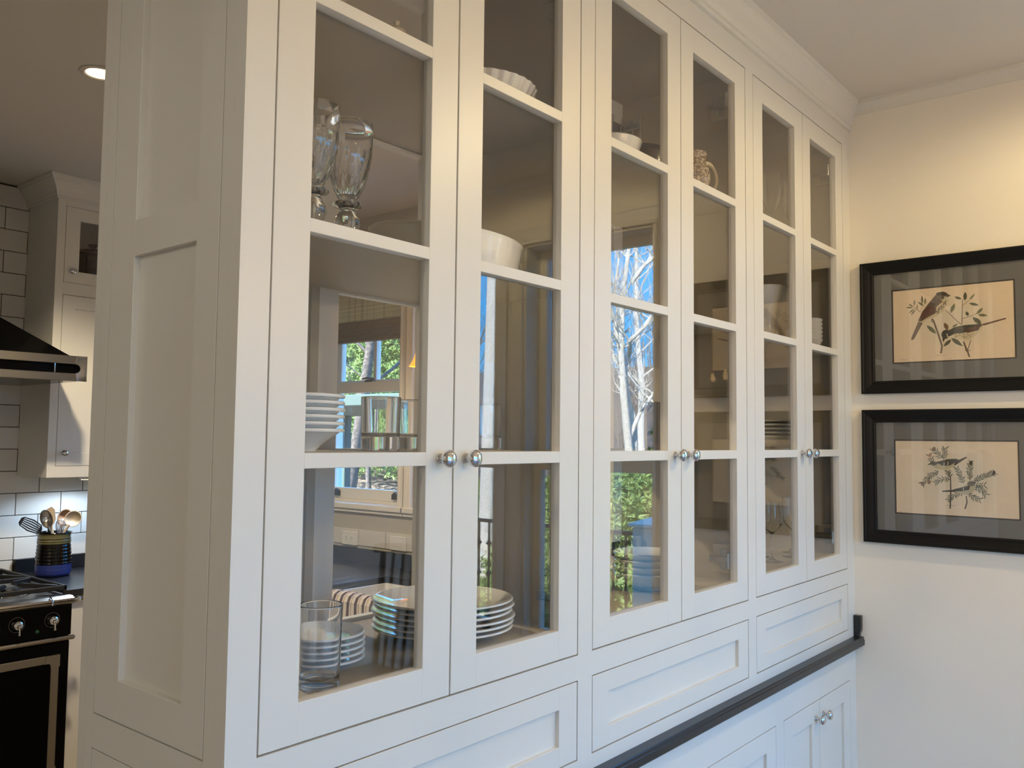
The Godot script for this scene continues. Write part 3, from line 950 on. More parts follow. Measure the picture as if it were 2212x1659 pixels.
	for i in 15:
		var a := 2.2 - 4.3 * i / 14.0
		hp.append(t.position + Vector3(0.066 + 0.046 * cos(a), 0.062 + 0.035 * sin(a), 0.012))
	mb.tube(hp, [0.0062, 0.0062, 0.006, 0.0055, 0.005, 0.005, 0.005, 0.005, 0.005, 0.005, 0.005, 0.005, 0.005, 0.005, 0.005], 10)
	part("handle", mb, M.cream_glaze, t)
	# --- right cabinet
	var fl := ["tall flute nearest the left edge of the fifth door, top shelf", "tall flute standing behind the other two on the top shelf", "tall flute at the right of the three on the top shelf"]
	var fp := [Vector3(2.640, s3, -0.105), Vector3(2.690, s3, -0.170), Vector3(2.772, s3, -0.090)]
	for i in 3:
		lathed("flute", wine_profile(0.031, 0.205, 0.070, 0.030), M.clear_glass, fp[i], fl[i], "flute", "flutes on the top shelf of the right cabinet", 28)
	lathed("flared_vase", P([0, 0, 0.034, 0, 0.036, 0.003, 0.034, 0.045, 0.038, 0.080, 0.050, 0.120, 0.062, 0.158, 0.071, 0.175, 0.069, 0.176, 0.060, 0.160, 0.048, 0.122, 0.035, 0.082, 0.031, 0.045, 0.030, 0.006, 0, 0.006]), M.porcelain, Vector3(2.632, s2, -0.120), "white vase flaring to a wide lip behind the fifth door", "vase")
	for i in 4:
		lathed("saucer", plate_profile(0.052, 0.012, 0.028), M.striped_bowl, Vector3(2.735, s2 + 0.0092 * (3 - i), -0.235), "pale saucer, %s of the small pile behind the flared vase" % ord[i], "saucer", "saucers behind the flared vase", 28)
	for i in 2:
		lathed("shot_glass", tumbler_profile(0.019, 0.058, 0.002, 0.010, 0.9), M.clear_glass, [Vector3(2.775, s2, -0.095), Vector3(2.825, s2, -0.110)][i], ["tiny clear glass close to the flared white vase", "tiny clear glass nearest the right stile of the fifth door"][i], "glass", "tiny glasses beside the flared vase", 24)
	for i in 6:
		lathed("tea_bowl", bowl_profile(0.045, 0.032, 0.022, 0.0035), M.striped_bowl, Vector3(2.895, s2 + 0.0135 * (5 - i), -0.083), "small grey-white tea bowl, %s of the pile behind the last door" % ord[i], "bowl", "tea bowls piled behind the sixth door", 28)
	lathed("serving_bowl", bowl_profile(0.104, 0.040, 0.060, 0.004), M.porcelain, Vector3(2.715, s1, -0.145), "wide white bowl under the stacked plates in the right cabinet", "bowl", "", 48)
	for i in 4:
		lathed("salad_plate", plate_profile(0.106, 0.016, 0.060), M.porcelain, Vector3(2.715, s1 + 0.0395 + 0.0125 * (3 - i), -0.145), "white salad plate, %s of the stack on the wide bowl" % ord[i], "plate", "salad plates on the wide bowl", 48)
	var wl := ["wine glass nearest the left edge of the fifth door, bottom shelf", "wine glass in the middle at the back, bottom of the right cabinet", "wine glass near the right stile of the fifth door, bottom shelf", "wine glass half hidden behind the left stile of the sixth door"]
	var wp := [Vector3(2.635, s0, -0.110), Vector3(2.720, s0, -0.185), Vector3(2.790, s0, -0.105), Vector3(2.902, s0, -0.150)]
	for i in 4:
		lathed("wine_glass", wine_profile(0.039, 0.185, 0.085, 0.034), M.clear_glass, wp[i], wl[i], "wine glass", "wine glasses at the bottom of the right cabinet", 28)

# ---------------------------------------------------------------- bird prints
func blend(im: Image, x: int, y: int, c: Color) -> void:
	if x >= 0 and y >= 0 and x < im.get_width() and y < im.get_height():
		im.set_pixel(x, y, im.get_pixel(x, y).lerp(Color(c.r, c.g, c.b), c.a))

func poly(im: Image, pts: Array, c: Color, streak := 0.0) -> void:
	var pg := PackedVector2Array(pts)
	var lo := pg[0]
	var hi := pg[0]
	for p in pg:
		lo = lo.min(p); hi = hi.max(p)
	var rg := RandomNumberGenerator.new()
	rg.seed = int(lo.x * 7 + lo.y)
	for y in range(int(lo.y), int(hi.y) + 1):
		for x in range(int(lo.x), int(hi.x) + 1):
			if Geometry2D.is_point_in_polygon(Vector2(x, y), pg):
				var k := 1.0 + streak * (rg.randf() - 0.5)
				blend(im, x, y, Color(c.r * k, c.g * k, c.b * k, c.a))

func oval(im: Image, ctr: Vector2, rx: float, ry: float, ang: float, c: Color) -> void:
	var pts := []
	for i in 20:
		pts.append(ctr + Vector2(rx * cos(TAU * i / 20), ry * sin(TAU * i / 20)).rotated(ang))
	poly(im, pts, c, 0.25)

func leaf(im: Image, a: Vector2, b: Vector2, w: float, c: Color) -> void:
	var d := b - a
	var nn := Vector2(-d.y, d.x).normalized() * w
	poly(im, [a, a + d * 0.25 + nn * 0.8, a + d * 0.55 + nn, a + d * 0.85 + nn * 0.5, b, a + d * 0.85 - nn * 0.5, a + d * 0.55 - nn, a + d * 0.25 - nn * 0.8], c, 0.3)
	if w > 6.0: stroke(im, [a + d * 0.1, b - d * 0.1], 0.7, 0.4, Color(c.r * 1.5, c.g * 1.5, c.b * 1.4, 0.7))

func stroke(im: Image, pts: Array, w0: float, w1: float, c: Color) -> void:
	for i in pts.size() - 1:
		var a: Vector2 = pts[i]
		var b: Vector2 = pts[i + 1]
		var wa := lerpf(w0, w1, float(i) / (pts.size() - 1))
		var wb := lerpf(w0, w1, float(i + 1) / (pts.size() - 1))
		var nn := Vector2(a.y - b.y, b.x - a.x).normalized()
		poly(im, [a + nn * wa, b + nn * wb, b - nn * wb, a - nn * wa], c, 0.15)

func paper(tone: Color) -> Image:
	var im := Image.create(800, 548, false, Image.FORMAT_RGB8)
	var fn := FastNoiseLite.new()
	fn.seed = 4
	fn.frequency = 0.02
	for y in 548:
		for x in 800:
			var k := 1.0 + 0.012 * fn.get_noise_2d(x, y)
			var d := Vector2((x - 420) / 300.0, (y - 270) / 210.0).length()
			var w := clampf(1.1 - d, 0.0, 0.6)
			im.set_pixel(x, y, Color(tone.r * k, tone.g * k, tone.b * k).lerp(Color(0.78, 0.78, 0.72), w * 0.55))
	return im

func print_one() -> Image:
	var im := paper(Color(0.89, 0.81, 0.69))
	var q := func(x: float, y: float) -> Vector2:
		var u := (x - 583.0) / 1145.0
		return Vector2(u * 800.0, (y - (562.0 - 100.0 * u)) / (678.0 + 57.0 * u) * 548.0)
	var twig := Color(0.40, 0.33, 0.27, 0.95)
	var green := Color(0.41, 0.42, 0.31, 0.95)
	var dark := Color(0.31, 0.32, 0.24, 0.95)
	stroke(im, [q.call(1050, 1150), q.call(1062, 1080), q.call(1025, 960), q.call(985, 840), q.call(968, 825)], 7.0, 5.0, twig)
	stroke(im, [q.call(1315, 1185), q.call(1290, 1110), q.call(1262, 1040)], 5.0, 5.0, twig)
	stroke(im, [q.call(1262, 1080), q.call(1215, 1060)], 2.0, 2.0, twig)
	stroke(im, [q.call(1252, 880), q.call(1256, 780), q.call(1262, 640)], 3.0, 2.0, twig)
	stroke(im, [q.call(1245, 880), q.call(1180, 820), q.call(1100, 740)], 2.5, 1.5, twig)
	stroke(im, [q.call(1258, 825), q.call(1340, 800), q.call(1420, 760)], 2.0, 1.2, twig)
	stroke(im, [q.call(860, 760), q.call(800, 715), q.call(755, 680)], 2.0, 1.2, twig)
	stroke(im, [q.call(895, 710), q.call(870, 670)], 1.6, 1.2, twig)
	stroke(im, [q.call(1262, 700), q.call(1320, 655)], 1.6, 1.2, twig)
	for l: Array in [[800, 700, 805, 645, 9, 0], [790, 710, 745, 685, 7, 0], [785, 720, 722, 715, 7, 1], [800, 728, 748, 770, 8, 0], [815, 735, 765, 790, 8, 0], [880, 680, 878, 602, 9, 1], [888, 690, 832, 665, 8, 0], [892, 700, 845, 680, 6, 0], [905, 690, 912, 625, 9, 0], [825, 740, 832, 685, 6, 0], [1255, 640, 1188, 618, 13, 1], [1285, 655, 1290, 572, 17, 1], [1325, 650, 1378, 590, 9, 0], [1322, 680, 1410, 700, 14, 1], [1385, 785, 1447, 725, 14, 0], [1400, 790, 1487, 798, 14, 0], [1150, 770, 1190, 680, 18, 0], [1310, 800, 1296, 758, 15, 1], [1430, 880, 1352, 812, 22, 1], [1120, 930, 1088, 862, 20, 2], [1010, 965, 918, 885, 20, 0], [1150, 1020, 1075, 1085, 17, 1], [1150, 1005, 1250, 1080, 21, 1], [1160, 905, 1215, 872, 10, 0]]:
		leaf(im, q.call(l[0], l[1]), q.call(l[2], l[3]), l[4] * 0.72, [green, dark, Color(0.45, 0.33, 0.2, 0.95)][l[5]])
	# the upper bird, looking right
	var brown := Color(0.37, 0.29, 0.23, 1)
	poly(im, [q.call(842, 840), q.call(885, 855), q.call(790, 1018), q.call(763, 1022), q.call(768, 1000)], Color(0.40, 0.33, 0.27, 1), 0.3)
	poly(im, [q.call(1000, 620), q.call(940, 690), q.call(880, 760), q.call(832, 845), q.call(872, 865), q.call(930, 828), q.call(1010, 805), q.call(1075, 760), q.call(1112, 705), q.call(1132, 650), q.call(1115, 615), q.call(1060, 590)], Color(0.78, 0.72, 0.58, 1), 0.15)
	poly(im, [q.call(1010, 600), q.call(940, 680), q.call(880, 755), q.call(836, 842), q.call(862, 850), q.call(930, 810), q.call(1010, 770), q.call(1015, 715), q.call(1075, 660)], brown, 0.4)
	oval(im, q.call(1070, 605), 42, 28, 0.05, Color(0.40, 0.35, 0.29, 1))
	poly(im, [q.call(1118, 590), q.call(1155, 605), q.call(1122, 622)], Color(0.33, 0.29, 0.25, 1))
	oval(im, q.call(1102, 598), 4, 4, 0, Color(0.1, 0.08, 0.07, 1))
	poly(im, [q.call(1005, 712), q.call(940, 712), q.call(888, 760), q.call(855, 815), q.call(935, 792), q.call(992, 765)], Color(0.36, 0.22, 0.17, 1), 0.4)
	var rg := RandomNumberGenerator.new()
	rg.seed = 2
	for i in 9:
		stroke(im, [q.call(1000 - 6 * i, 722 + 9 * i), q.call(930 - 5 * i, 742 + 9 * i), q.call(872 - 2 * i, 790 + 5 * i)], 1.0, 0.5, Color(0.60, 0.48, 0.38, 0.55))
	for i in 22:
		var a := rg.randf()
		var p0: Vector2 = q.call(1050 - 190 * a, 625 + 190 * a + 26 * rg.randf())
		stroke(im, [p0, p0 + Vector2(-11, 10)], 1.1, 0.5, Color(0.20, 0.15, 0.12, 0.6))
	poly(im, [q.call(1092, 612), q.call(1128, 618), q.call(1132, 660), q.call(1100, 690), q.call(1080, 660)], Color(0.83, 0.79, 0.68, 0.85), 0.15)
	oval(im, q.call(1062, 588), 34, 13, 0.05, Color(0.27, 0.22, 0.19, 0.9))
	oval(im, q.call(1102, 598), 3, 3, 0, Color(0.06, 0.05, 0.05, 1))
	for i in 4:
		stroke(im, [q.call(862 - i * 5, 850 + i * 3), q.call(785 - i * 4, 1010)], 0.8, 0.6, Color(0.58, 0.49, 0.40, 0.6))
	for i in 46:
		var a := rg.randf()
		var b := rg.randf()
		var p: Vector2 = q.call(1015 + 95 * a, 760 - 95 * a + 45 * (b - 0.4))
		oval(im, p, 2.4, 4.2, 0.5, Color(0.25, 0.18, 0.14, 0.9))
	for p: Array in [[965, 845], [1000, 905]]:
		stroke(im, [q.call(p[0] + 10, p[1] - 20), q.call(p[0], p[1] + 5), q.call(p[0] + 18, p[1] + 12)], 2.5, 2.0, Color(0.25, 0.2, 0.18, 1))
	# the lower bird, head down to the left
	poly(im, [q.call(1425, 880), q.call(1648, 820), q.call(1650, 832), q.call(1450, 892)], Color(0.38, 0.27, 0.22, 1), 0.3)
	poly(im, [q.call(1062, 1000), q.call(1075, 950), q.call(1110, 928), q.call(1160, 915), q.call(1250, 890), q.call(1420, 875), q.call(1450, 890), q.call(1395, 965), q.call(1320, 1030), q.call(1220, 1020), q.call(1160, 975), q.call(1110, 1010), q.call(1070, 1040)], Color(0.80, 0.74, 0.60, 1), 0.15)
	poly(im, [q.call(1120, 940), q.call(1180, 905), q.call(1260, 888), q.call(1420, 875), q.call(1440, 890), q.call(1370, 935), q.call(1260, 960), q.call(1180, 965), q.call(1140, 990)], Color(0.27, 0.26, 0.22, 1), 0.4)
	poly(im, [q.call(1270, 930), q.call(1430, 880), q.call(1400, 935), q.call(1300, 960)], Color(0.37, 0.25, 0.19, 1), 0.3)
	oval(im, q.call(1100, 970), 30, 34, 0.3, Color(0.28, 0.26, 0.23, 1))
	stroke(im, [q.call(1110, 965), q.call(1118, 1000), q.call(1150, 985)], 3.0, 2.0, Color(0.9, 0.86, 0.75, 1))
	poly(im, [q.call(1065, 1005), q.call(1072, 1045), q.call(1092, 1015)], Color(0.2, 0.18, 0.16, 1))
	for i in 40:
		oval(im, q.call(1180 + 180 * rg.randf(), 965 + 40 * rg.randf()), 4.0, 1.6, -0.2, Color(0.35, 0.28, 0.2, 0.7))
	for p: Array in [[1265, 1040, 1285, 1130], [1330, 1030, 1300, 1120]]:
		stroke(im, [q.call(p[0], p[1]), q.call(p[2], p[3]), q.call(p[2] + 28, p[3] + 4)], 2.4, 1.6, Color(0.3, 0.24, 0.2, 1))
	for i in 8:
		stroke(im, [q.call(1180 + 14 * i, 915 + 3 * i), q.call(1290 + 14 * i, 898 + 2 * i)], 0.9, 0.5, Color(0.55, 0.50, 0.42, 0.55))
	for i in 18:
		var p0: Vector2 = q.call(1150 + 230 * rg.randf(), 905 + 30 * rg.randf())
		stroke(im, [p0, p0 + Vector2(10, -2)], 1.0, 0.5, Color(0.14, 0.13, 0.11, 0.6))
	stroke(im, [q.call(1440, 884), q.call(1645, 828)], 0.8, 0.8, Color(0.62, 0.48, 0.40, 0.6))
	# caption and signature, too small to read
	for x in range(1003, 1095, 9): stroke(im, [q.call(x, 1166 + rg.randf() * 4), q.call(x + 6, 1164 + rg.randf() * 6)], 1.2, 1.0, Color(0.4, 0.35, 0.3, 0.8))
	for x in range(650, 718, 7): stroke(im, [q.call(x, 1206 + rg.randf() * 5), q.call(x + 6, 1204 + rg.randf() * 5)], 1.0, 1.0, Color(0.4, 0.35, 0.3, 0.8))
	return im

func print_two() -> Image:
	var im := paper(Color(0.89, 0.82, 0.71))
	var q := func(x: float, y: float) -> Vector2:
		var u := (x - 590.0) / 1160.0
		return Vector2(u * 800.0, (y - (390.0 + 15.0 * u)) / (695.0 + 65.0 * u) * 548.0)
	var rg := RandomNumberGenerator.new()
	rg.seed = 9
	var twig := Color(0.26, 0.23, 0.21, 0.95)
	var stems := [[[1120, 1050], [1128, 900], [1130, 760], [1105, 690]], [[1258, 1055], [1278, 990], [1272, 930]], [[1130, 770], [1060, 765], [985, 800]], [[1250, 810], [1215, 720], [1190, 660]], [[1310, 780], [1310, 700], [1322, 610]], [[1340, 790], [1430, 745], [1525, 712]], [[1020, 690], [930, 740], [860, 810]], [[1060, 570], [1010, 520], [972, 478]], [[1065, 580], [1078, 520], [1080, 468]], [[960, 610], [945, 570], [935, 540]], [[1310, 860], [1375, 830], [1445, 828]], [[1360, 830], [1420, 880], [1450, 920]], [[1250, 900], [1180, 915], [1100, 968]], [[1290, 905], [1340, 940], [1395, 968]]]
	for s: Array in stems:
		var pts := []
		for p: Array in s: pts.append(q.call(p[0], p[1]))
		var w := 4.5 if s[0][1] > 1000 else 1.8
		stroke(im, pts, w, w * 0.7, twig)
		if s[0][1] > 1000 and s.size() < 4: continue
		# needle-like leaves in pairs along each stem
		for i in pts.size() - 1:
			var a: Vector2 = pts[i]
			var b: Vector2 = pts[i + 1]
			var d := (b - a).normalized()
			var n := int((b - a).length() / 13.0)
			for k in n:
				if w > 4 and i < 2: continue
				var p := a.lerp(b, (k + 0.5) / n)
				for sd: float in [-0.75, 0.75]:
					var e := d.rotated(sd + rg.randf_range(-0.2, 0.2)) * rg.randf_range(24, 42)
					var g := rg.randf_range(0.75, 1.1)
					leaf(im, p, p + e, 3.4, Color(0.33 * g, 0.37 * g, 0.31 * g, 0.9))
	for c: Array in [[972, 478, 0.5], [937, 535, 0.7], [858, 810, 0.5], [926, 795, 0.55], [1322, 612, 0.25], [1528, 710, 0.25]]:
		oval(im, q.call(c[0], c[1]), 10, 16, 0.3, Color(c[2], c[2] * 0.8, c[2] * 0.68, 1))
	# upper bird, tail to the right
	poly(im, [q.call(1150, 610), q.call(1280, 552), q.call(1286, 562), q.call(1170, 640)], Color(0.27, 0.26, 0.24, 1), 0.3)
	poly(im, [q.call(940, 620), q.call(985, 605), q.call(1060, 600), q.call(1150, 580), q.call(1190, 585), q.call(1150, 650), q.call(1080, 682), q.call(1010, 672), q.call(960, 645)], Color(0.74, 0.70, 0.56, 1), 0.15)
	poly(im, [q.call(985, 605), q.call(1100, 575), q.call(1180, 572), q.call(1215, 582), q.call(1130, 635), q.call(1060, 640), q.call(1030, 625)], Color(0.30, 0.29, 0.26, 1), 0.4)
	oval(im, q.call(970, 615), 24, 15, 0.1, Color(0.42, 0.40, 0.36, 1))
	poly(im, [q.call(938, 612), q.call(908, 628), q.call(942, 628)], Color(0.2, 0.19, 0.18, 1))
	stroke(im, [q.call(1072, 610), q.call(1068, 640)], 2.2, 2.2, Color(0.9, 0.88, 0.8, 1))
	stroke(im, [q.call(1110, 598), q.call(1105, 632)], 2.2, 2.2, Color(0.9, 0.88, 0.8, 1))
	oval(im, q.call(958, 612), 2.6, 2.6, 0, Color(0.08, 0.07, 0.06, 1))
	# lower bird, tail to the left
	poly(im, [q.call(1048, 878), q.call(1180, 870), q.call(1190, 888), q.call(1050, 890)], Color(0.25, 0.24, 0.22, 1), 0.3)
	poly(im, [q.call(1150, 870), q.call(1230, 850), q.call(1300, 800), q.call(1350, 800), q.call(1362, 840), q.call(1340, 890), q.call(1280, 920), q.call(1200, 905)], Color(0.72, 0.69, 0.58, 1), 0.15)
	poly(im, [q.call(1150, 868), q.call(1240, 845), q.call(1310, 830), q.call(1300, 870), q.call(1240, 885), q.call(1170, 885)], Color(0.30, 0.29, 0.27, 1), 0.4)
	oval(im, q.call(1322, 812), 26, 19, -0.2, Color(0.46, 0.46, 0.42, 1))
	poly(im, [q.call(1345, 800), q.call(1372, 792), q.call(1352, 814)], Color(0.2, 0.19, 0.18, 1))
	stroke(im, [q.call(1250, 848), q.call(1245, 880)], 2.0, 2.0, Color(0.9, 0.88, 0.8, 1))
	oval(im, q.call(1332, 806), 2.6, 2.6, 0, Color(0.08, 0.07, 0.06, 1))
	for x in range(1082, 1165, 9): stroke(im, [q.call(x, 1020 + rg.randf() * 4), q.call(x + 6, 1018 + rg.randf() * 6)], 1.2, 1.0, Color(0.4, 0.35, 0.3, 0.8))
	for x in range(615, 648, 6): stroke(im, [q.call(x, 1074 + rg.randf() * 3), q.call(x + 5, 1073 + rg.randf() * 3)], 1.0, 1.0, Color(0.3, 0.27, 0.25, 0.9))
	return im

func pictures() -> void:
	var labs := ["upper black-framed print of two brown sparrows on leafy twigs", "lower black-framed print of two small grey birds among narrow leaves"]
	for k in 2:
		var y0: float = [1.735, 1.235][k]
		var h: float = [0.449, 0.4455][k]
		var z0 := 0.0375
		var w := 0.566
		var t := thing("framed_print", labs[k], "picture", Vector3(WX, y0, z0 + w / 2), "framed bird prints on the right wall")
		# frame plane: local x runs along -z seen from the room, local z points into the room
		var xf := Transform3D(Basis(Vector3(0, 0, 1), Vector3(0, 1, 0), Vector3(-1, 0, 0)), Vector3(WX, 0, 0))
		var mb := MB.new()
		mb.ring(Rect2(z0, y0, w, h), P([0, 0, 0, 0.019, 0.0025, 0.0225, 0.007, 0.0225, 0.0105, 0.0205, 0.016, 0.0195, 0.024, 0.0165, 0.033, 0.0125, 0.0355, 0.0135, 0.0385, 0.0135, 0.0425, 0.0115, 0.0430, 0.004]), xf)
		part("frame", mb, M.frame_black, t)
		mb = MB.new()
		var ix := z0 + 0.042
		var iw := w - 0.084
		var mt := 0.062
		mb.ring(Rect2(ix, y0 + 0.042, iw, h - 0.084), P([0, 0.0052, mt - 0.0045, 0.0052]), xf)
		part("mat_board", mb, M.matboard, t)
		mb = MB.new()
		mb.ring(Rect2(ix, y0 + 0.042, iw, h - 0.084), P([mt - 0.0045, 0.0052, mt - 0.0005, 0.0049, mt, 0.0035]), xf)
		part("mat_bevel", mb, M.matbevel, t)
		mb = MB.new()
		var a := z0 + 0.042 + mt - 0.002
		var b := y0 + 0.042 + mt - 0.002
		var aw := w - 2 * (0.042 + mt) + 0.004
		var bh := h - 2 * (0.042 + mt) + 0.004
		# seen from the room, +z is on the right
		var c := [Vector3(WX - 0.0036, b, a), Vector3(WX - 0.0036, b, a + aw), Vector3(WX - 0.0036, b + bh, a + aw), Vector3(WX - 0.0036, b + bh, a)]
		mb.quad(c[0], c[1], c[2], c[3], Vector3(-1, 0, 0))
		mb.box(Vector3(WX - 0.0034, b - 0.02, a - 0.02), Vector3(WX - 0.0014, b + bh + 0.02, a + aw + 0.02))
		var pm := mat("print_%d" % k, Color.WHITE, 0.9)
		pm.albedo_texture = ImageTexture.create_from_image(print_one() if k == 0 else print_two())
		part("print", mb, pm, t)
		mb = MB.new()
		mb.box(Vector3(WX - 0.0095, y0 + 0.0415, ix - 0.0005), Vector3(WX - 0.0075, y0 + h - 0.0415, ix + iw + 0.0005))
		part("glazing", mb, M.pane_glass, t)

# ---------------------------------------------------------------- kitchen
func kitchen() -> void:
	var mb: MB
	# wall cabinet right of the hood
	var t := thing("wall_cabinet", "white kitchen wall cabinet with crown and small glass door beside the range hood", "cabinet", Vector3(1.95, 1.37, -3.28))
	var xa := 1.7075
	var xb := 2.30
	mb = MB.new()
	mb.box(Vector3(xa, 1.372, -3.442), Vector3(xa + 0.018, 2.70, -3.14))
	mb.box(Vector3(xb - 0.018, 1.372, -3.442), Vector3(xb, 2.70, -3.14))
	mb.box(Vector3(xa + 0.018, 1.372, -3.442), Vector3(xb - 0.018, 1.39, -3.14))
	mb.box(Vector3(xa + 0.018, 2.235, -3.442), Vector3(xb - 0.018, 2.255, -3.14))
	mb.box(Vector3(xa + 0.018, 2.64, -3.442), Vector3(xb - 0.018, 2.66, -3.14))
	mb.box(Vector3(xa + 0.018, 1.39, -3.442), Vector3(xb - 0.018, 2.64, -3.43))
	part("body", mb, M.paint, t)
	mb = MB.new()
	mb.box(Vector3(xa, 1.372, -3.14), Vector3(1.7445, 2.70, -3.12), 0.0005)
	mb.box(Vector3(2.113, 1.372, -3.14), Vector3(xb, 2.70, -3.12), 0.0005)
	mb.box(Vector3(1.7445, 1.372, -3.14), Vector3(2.113, 1.4235, -3.12))
	mb.box(Vector3(1.7445, 2.213, -3.14), Vector3(2.113, 2.2695, -3.12))
	mb.box(Vector3(1.7445, 2.627, -3.14), Vector3(2.113, 2.70, -3.12))
	part("face_frame", mb, M.paint, t)
	mb = MB.new()
	var cr := PackedVector2Array([Vector2(0, 2.655), Vector2(0.006, 2.655), Vector2(0.010, 2.660), Vector2(0.009, 2.668), Vector2(0.013, 2.674), Vector2(0.017, 2.688), Vector2(0.026, 2.706), Vector2(0.040, 2.726), Vector2(0.050, 2.736), Vector2(0.052, 2.745), Vector2(0.058, 2.747), Vector2(0.058, 2.756), Vector2(0, 2.756)])
	# mitred round the front-left corner: lofted by hand
	for i in cr.size() - 1:
		var p := cr[i]
		var q := cr[i + 1]
		var s := Vector2(q.y - p.y, -(q.x - p.x)).normalized()
		mb.quad(Vector3(xa - p.x, p.y, -3.12 + p.x), Vector3(xb, p.y, -3.12 + p.x), Vector3(xb, q.y, -3.12 + q.x), Vector3(xa - q.x, q.y, -3.12 + q.x), Vector3(0, s.y, s.x))
		mb.quad(Vector3(xa - p.x, p.y, -3.12 + p.x), Vector3(xa - p.x, p.y, -3.442), Vector3(xa - q.x, q.y, -3.442), Vector3(xa - q.x, q.y, -3.12 + q.x), Vector3(-s.x, s.y, 0))
	part("crown", mb, M.paint, t)
	var gd := glass_door(t, 1.7465, 2.111, -3.12, 1.0, 2.271, 2.6255, [[2.3255, 2.5665]], 0.065)
	inst("knob", knob_shape(), M.chrome, gd, Vector3(1.779, 2.3225, -3.12))
	mb = MB.new()
	shaker(mb, Rect2(1.7465, 1.425, 0.3645, 0.786), 0.0195, [0.058, 0.058, 0.06, 0.06], 0.009, Transform3D(Basis.IDENTITY, Vector3(0, 0, -3.12)))
	var ld := part("door", mb, M.paint, t)
	inst("knob", knob_shape(), M.chrome, ld, Vector3(1.7765, 1.4835, -3.12))
	# lidded jar behind the small pane
	t = thing("lidded_jar", "dark ribbed lidded jar behind the small pane of the kitchen wall cabinet", "jar", Vector3(1.925, 2.2552, -3.24))
	mb = MB.new()
	var pr := [Vector2(0, 0), Vector2(0.066, 0), Vector2(0.070, 0.004)]
	for i in 9:
		pr.append(Vector2(0.076 if i % 2 == 0 else 0.0725, 0.015 + 0.019 * i))
	pr.append_array([Vector2(0.070, 0.182), Vector2(0, 0.183)])
	mb.lathe(pr, 40, at_base(t.position))
	part("body", mb, M.black_glaze, t)
	mb = MB.new()
	mb.lathe(P([0, 0.184, 0.074, 0.184, 0.075, 0.190, 0.060, 0.203, 0.030, 0.211, 0.014, 0.214, 0.013, 0.219, 0.020, 0.232, 0.019, 0.236, 0, 0.237]), 40, at_base(t.position))
	part("lid", mb, M.brown_glaze, t)
	# range hood
	t = thing("range_hood", "black canopy range hood with a brushed steel band and polished corner", "range hood", Vector3(1.2, 1.79, -3.1))
	var hx := 1.7035
	mb = MB.new()
	var lo := [Vector3(0.72, 1.9, -2.765), Vector3(1.635, 1.9, -2.765), Vector3(1.635, 1.9, -3.44), Vector3(0.72, 1.9, -3.44)]
	var hi := [Vector3(1.06, 2.16, -3.16), Vector3(1.335, 2.16, -3.16), Vector3(1.335, 2.16, -3.44), Vector3(1.06, 2.16, -3.44)]
	for i in 4:
		var j := (i + 1) % 4
		var nn: Vector3 = (lo[j] - lo[i]).cross(hi[i] - lo[i]).normalized()
		if nn.dot((lo[i] + lo[j]) / 2 - Vector3(1.2, 1.9, -3.1)) < 0: nn = -nn
		mb.quad(lo[i], lo[j], hi[j], hi[i], nn)
	mb.box(Vector3(1.06, 2.15, -3.44), Vector3(1.335, 2.75, -3.16), 0.002)
	part("canopy", mb, M.enamel, t)
	mb = MB.new()
	mb.box(Vector3(0.70, 1.797, -3.44), Vector3(hx, 1.899, -2.772))
	part("body", mb, M.enamel, t)
	mb = MB.new()
	mb.box(Vector3(0.70, 1.8655, -2.774), Vector3(1.664, 1.9005, -2.760), 0.001)
	mb.box(Vector3(0.70, 1.7935, -2.774), Vector3(1.664, 1.826, -2.760), 0.001)
	part("steel_band", mb, M.brushed, t)
	mb = MB.new()
	var rc := PackedVector2Array([Vector2(1.664, 1.9005), Vector2(hx, 1.9005), Vector2(hx, 1.7935), Vector2(1.664, 1.7935), Vector2(1.657, 1.826), Vector2(1.669, 1.831), Vector2(1.6745, 1.8385), Vector2(1.676, 1.8458), Vector2(1.6745, 1.8531), Vector2(1.669, 1.8605), Vector2(1.657, 1.8655)])
	mb.extrude(rc, -2.774, -2.756, Transform3D.IDENTITY, 10.0)
	part("corner_piece", mb, M.chrome, t)
	mb = MB.new()
	mb.box(Vector3(1.571, 1.826, -2.772), Vector3(1.576, 1.8655, -2.758), 0.001)
	part("rail_bracket", mb, M.chrome, t)
	# the range
	range_cooker()
	# worktops: along the range wall and, with the sink cut out, below the window
	mb = MB.new()
	mb.box(Vector3(1.662, 0.884, -3.442), Vector3(WX - 0.001, 0.914, -2.79), 0.002)
	mb.box(Vector3(2.415, 0.884, -2.79), Vector3(WX - 0.001, 0.914, -2.10), 0.002)
	mb.box(Vector3(2.845, 0.884, -2.10), Vector3(WX - 0.001, 0.914, -1.38), 0.002)
	mb.box(Vector3(2.415, 0.884, -1.38), Vector3(WX - 0.001, 0.914, -0.45), 0.002)
	solo("kitchen_worktop", mb, M.stoneblack, Vector3(2.6, 0.884, -2.4), "black stone kitchen worktop around the sink and beside the range", "worktop")
	mb = MB.new()
	mb.box(Vector3(1.712, 0.914, -3.442), Vector3(WX - 0.021, 0.9775, -3.424), 0.002)
	mb.box(Vector3(WX - 0.020, 0.914, -3.442), Vector3(WX - 0.001, 0.988, -0.46), 0.002)
	solo("splash_strip", mb, M.stoneblack, Vector3(2.4, 0.914, -3.3), "low black stone strip behind the crock and under the outlets", "splash strip")
	var kl := ["white kitchen base cabinet just right of the black range", "white kitchen base cabinet under the sink and window"]
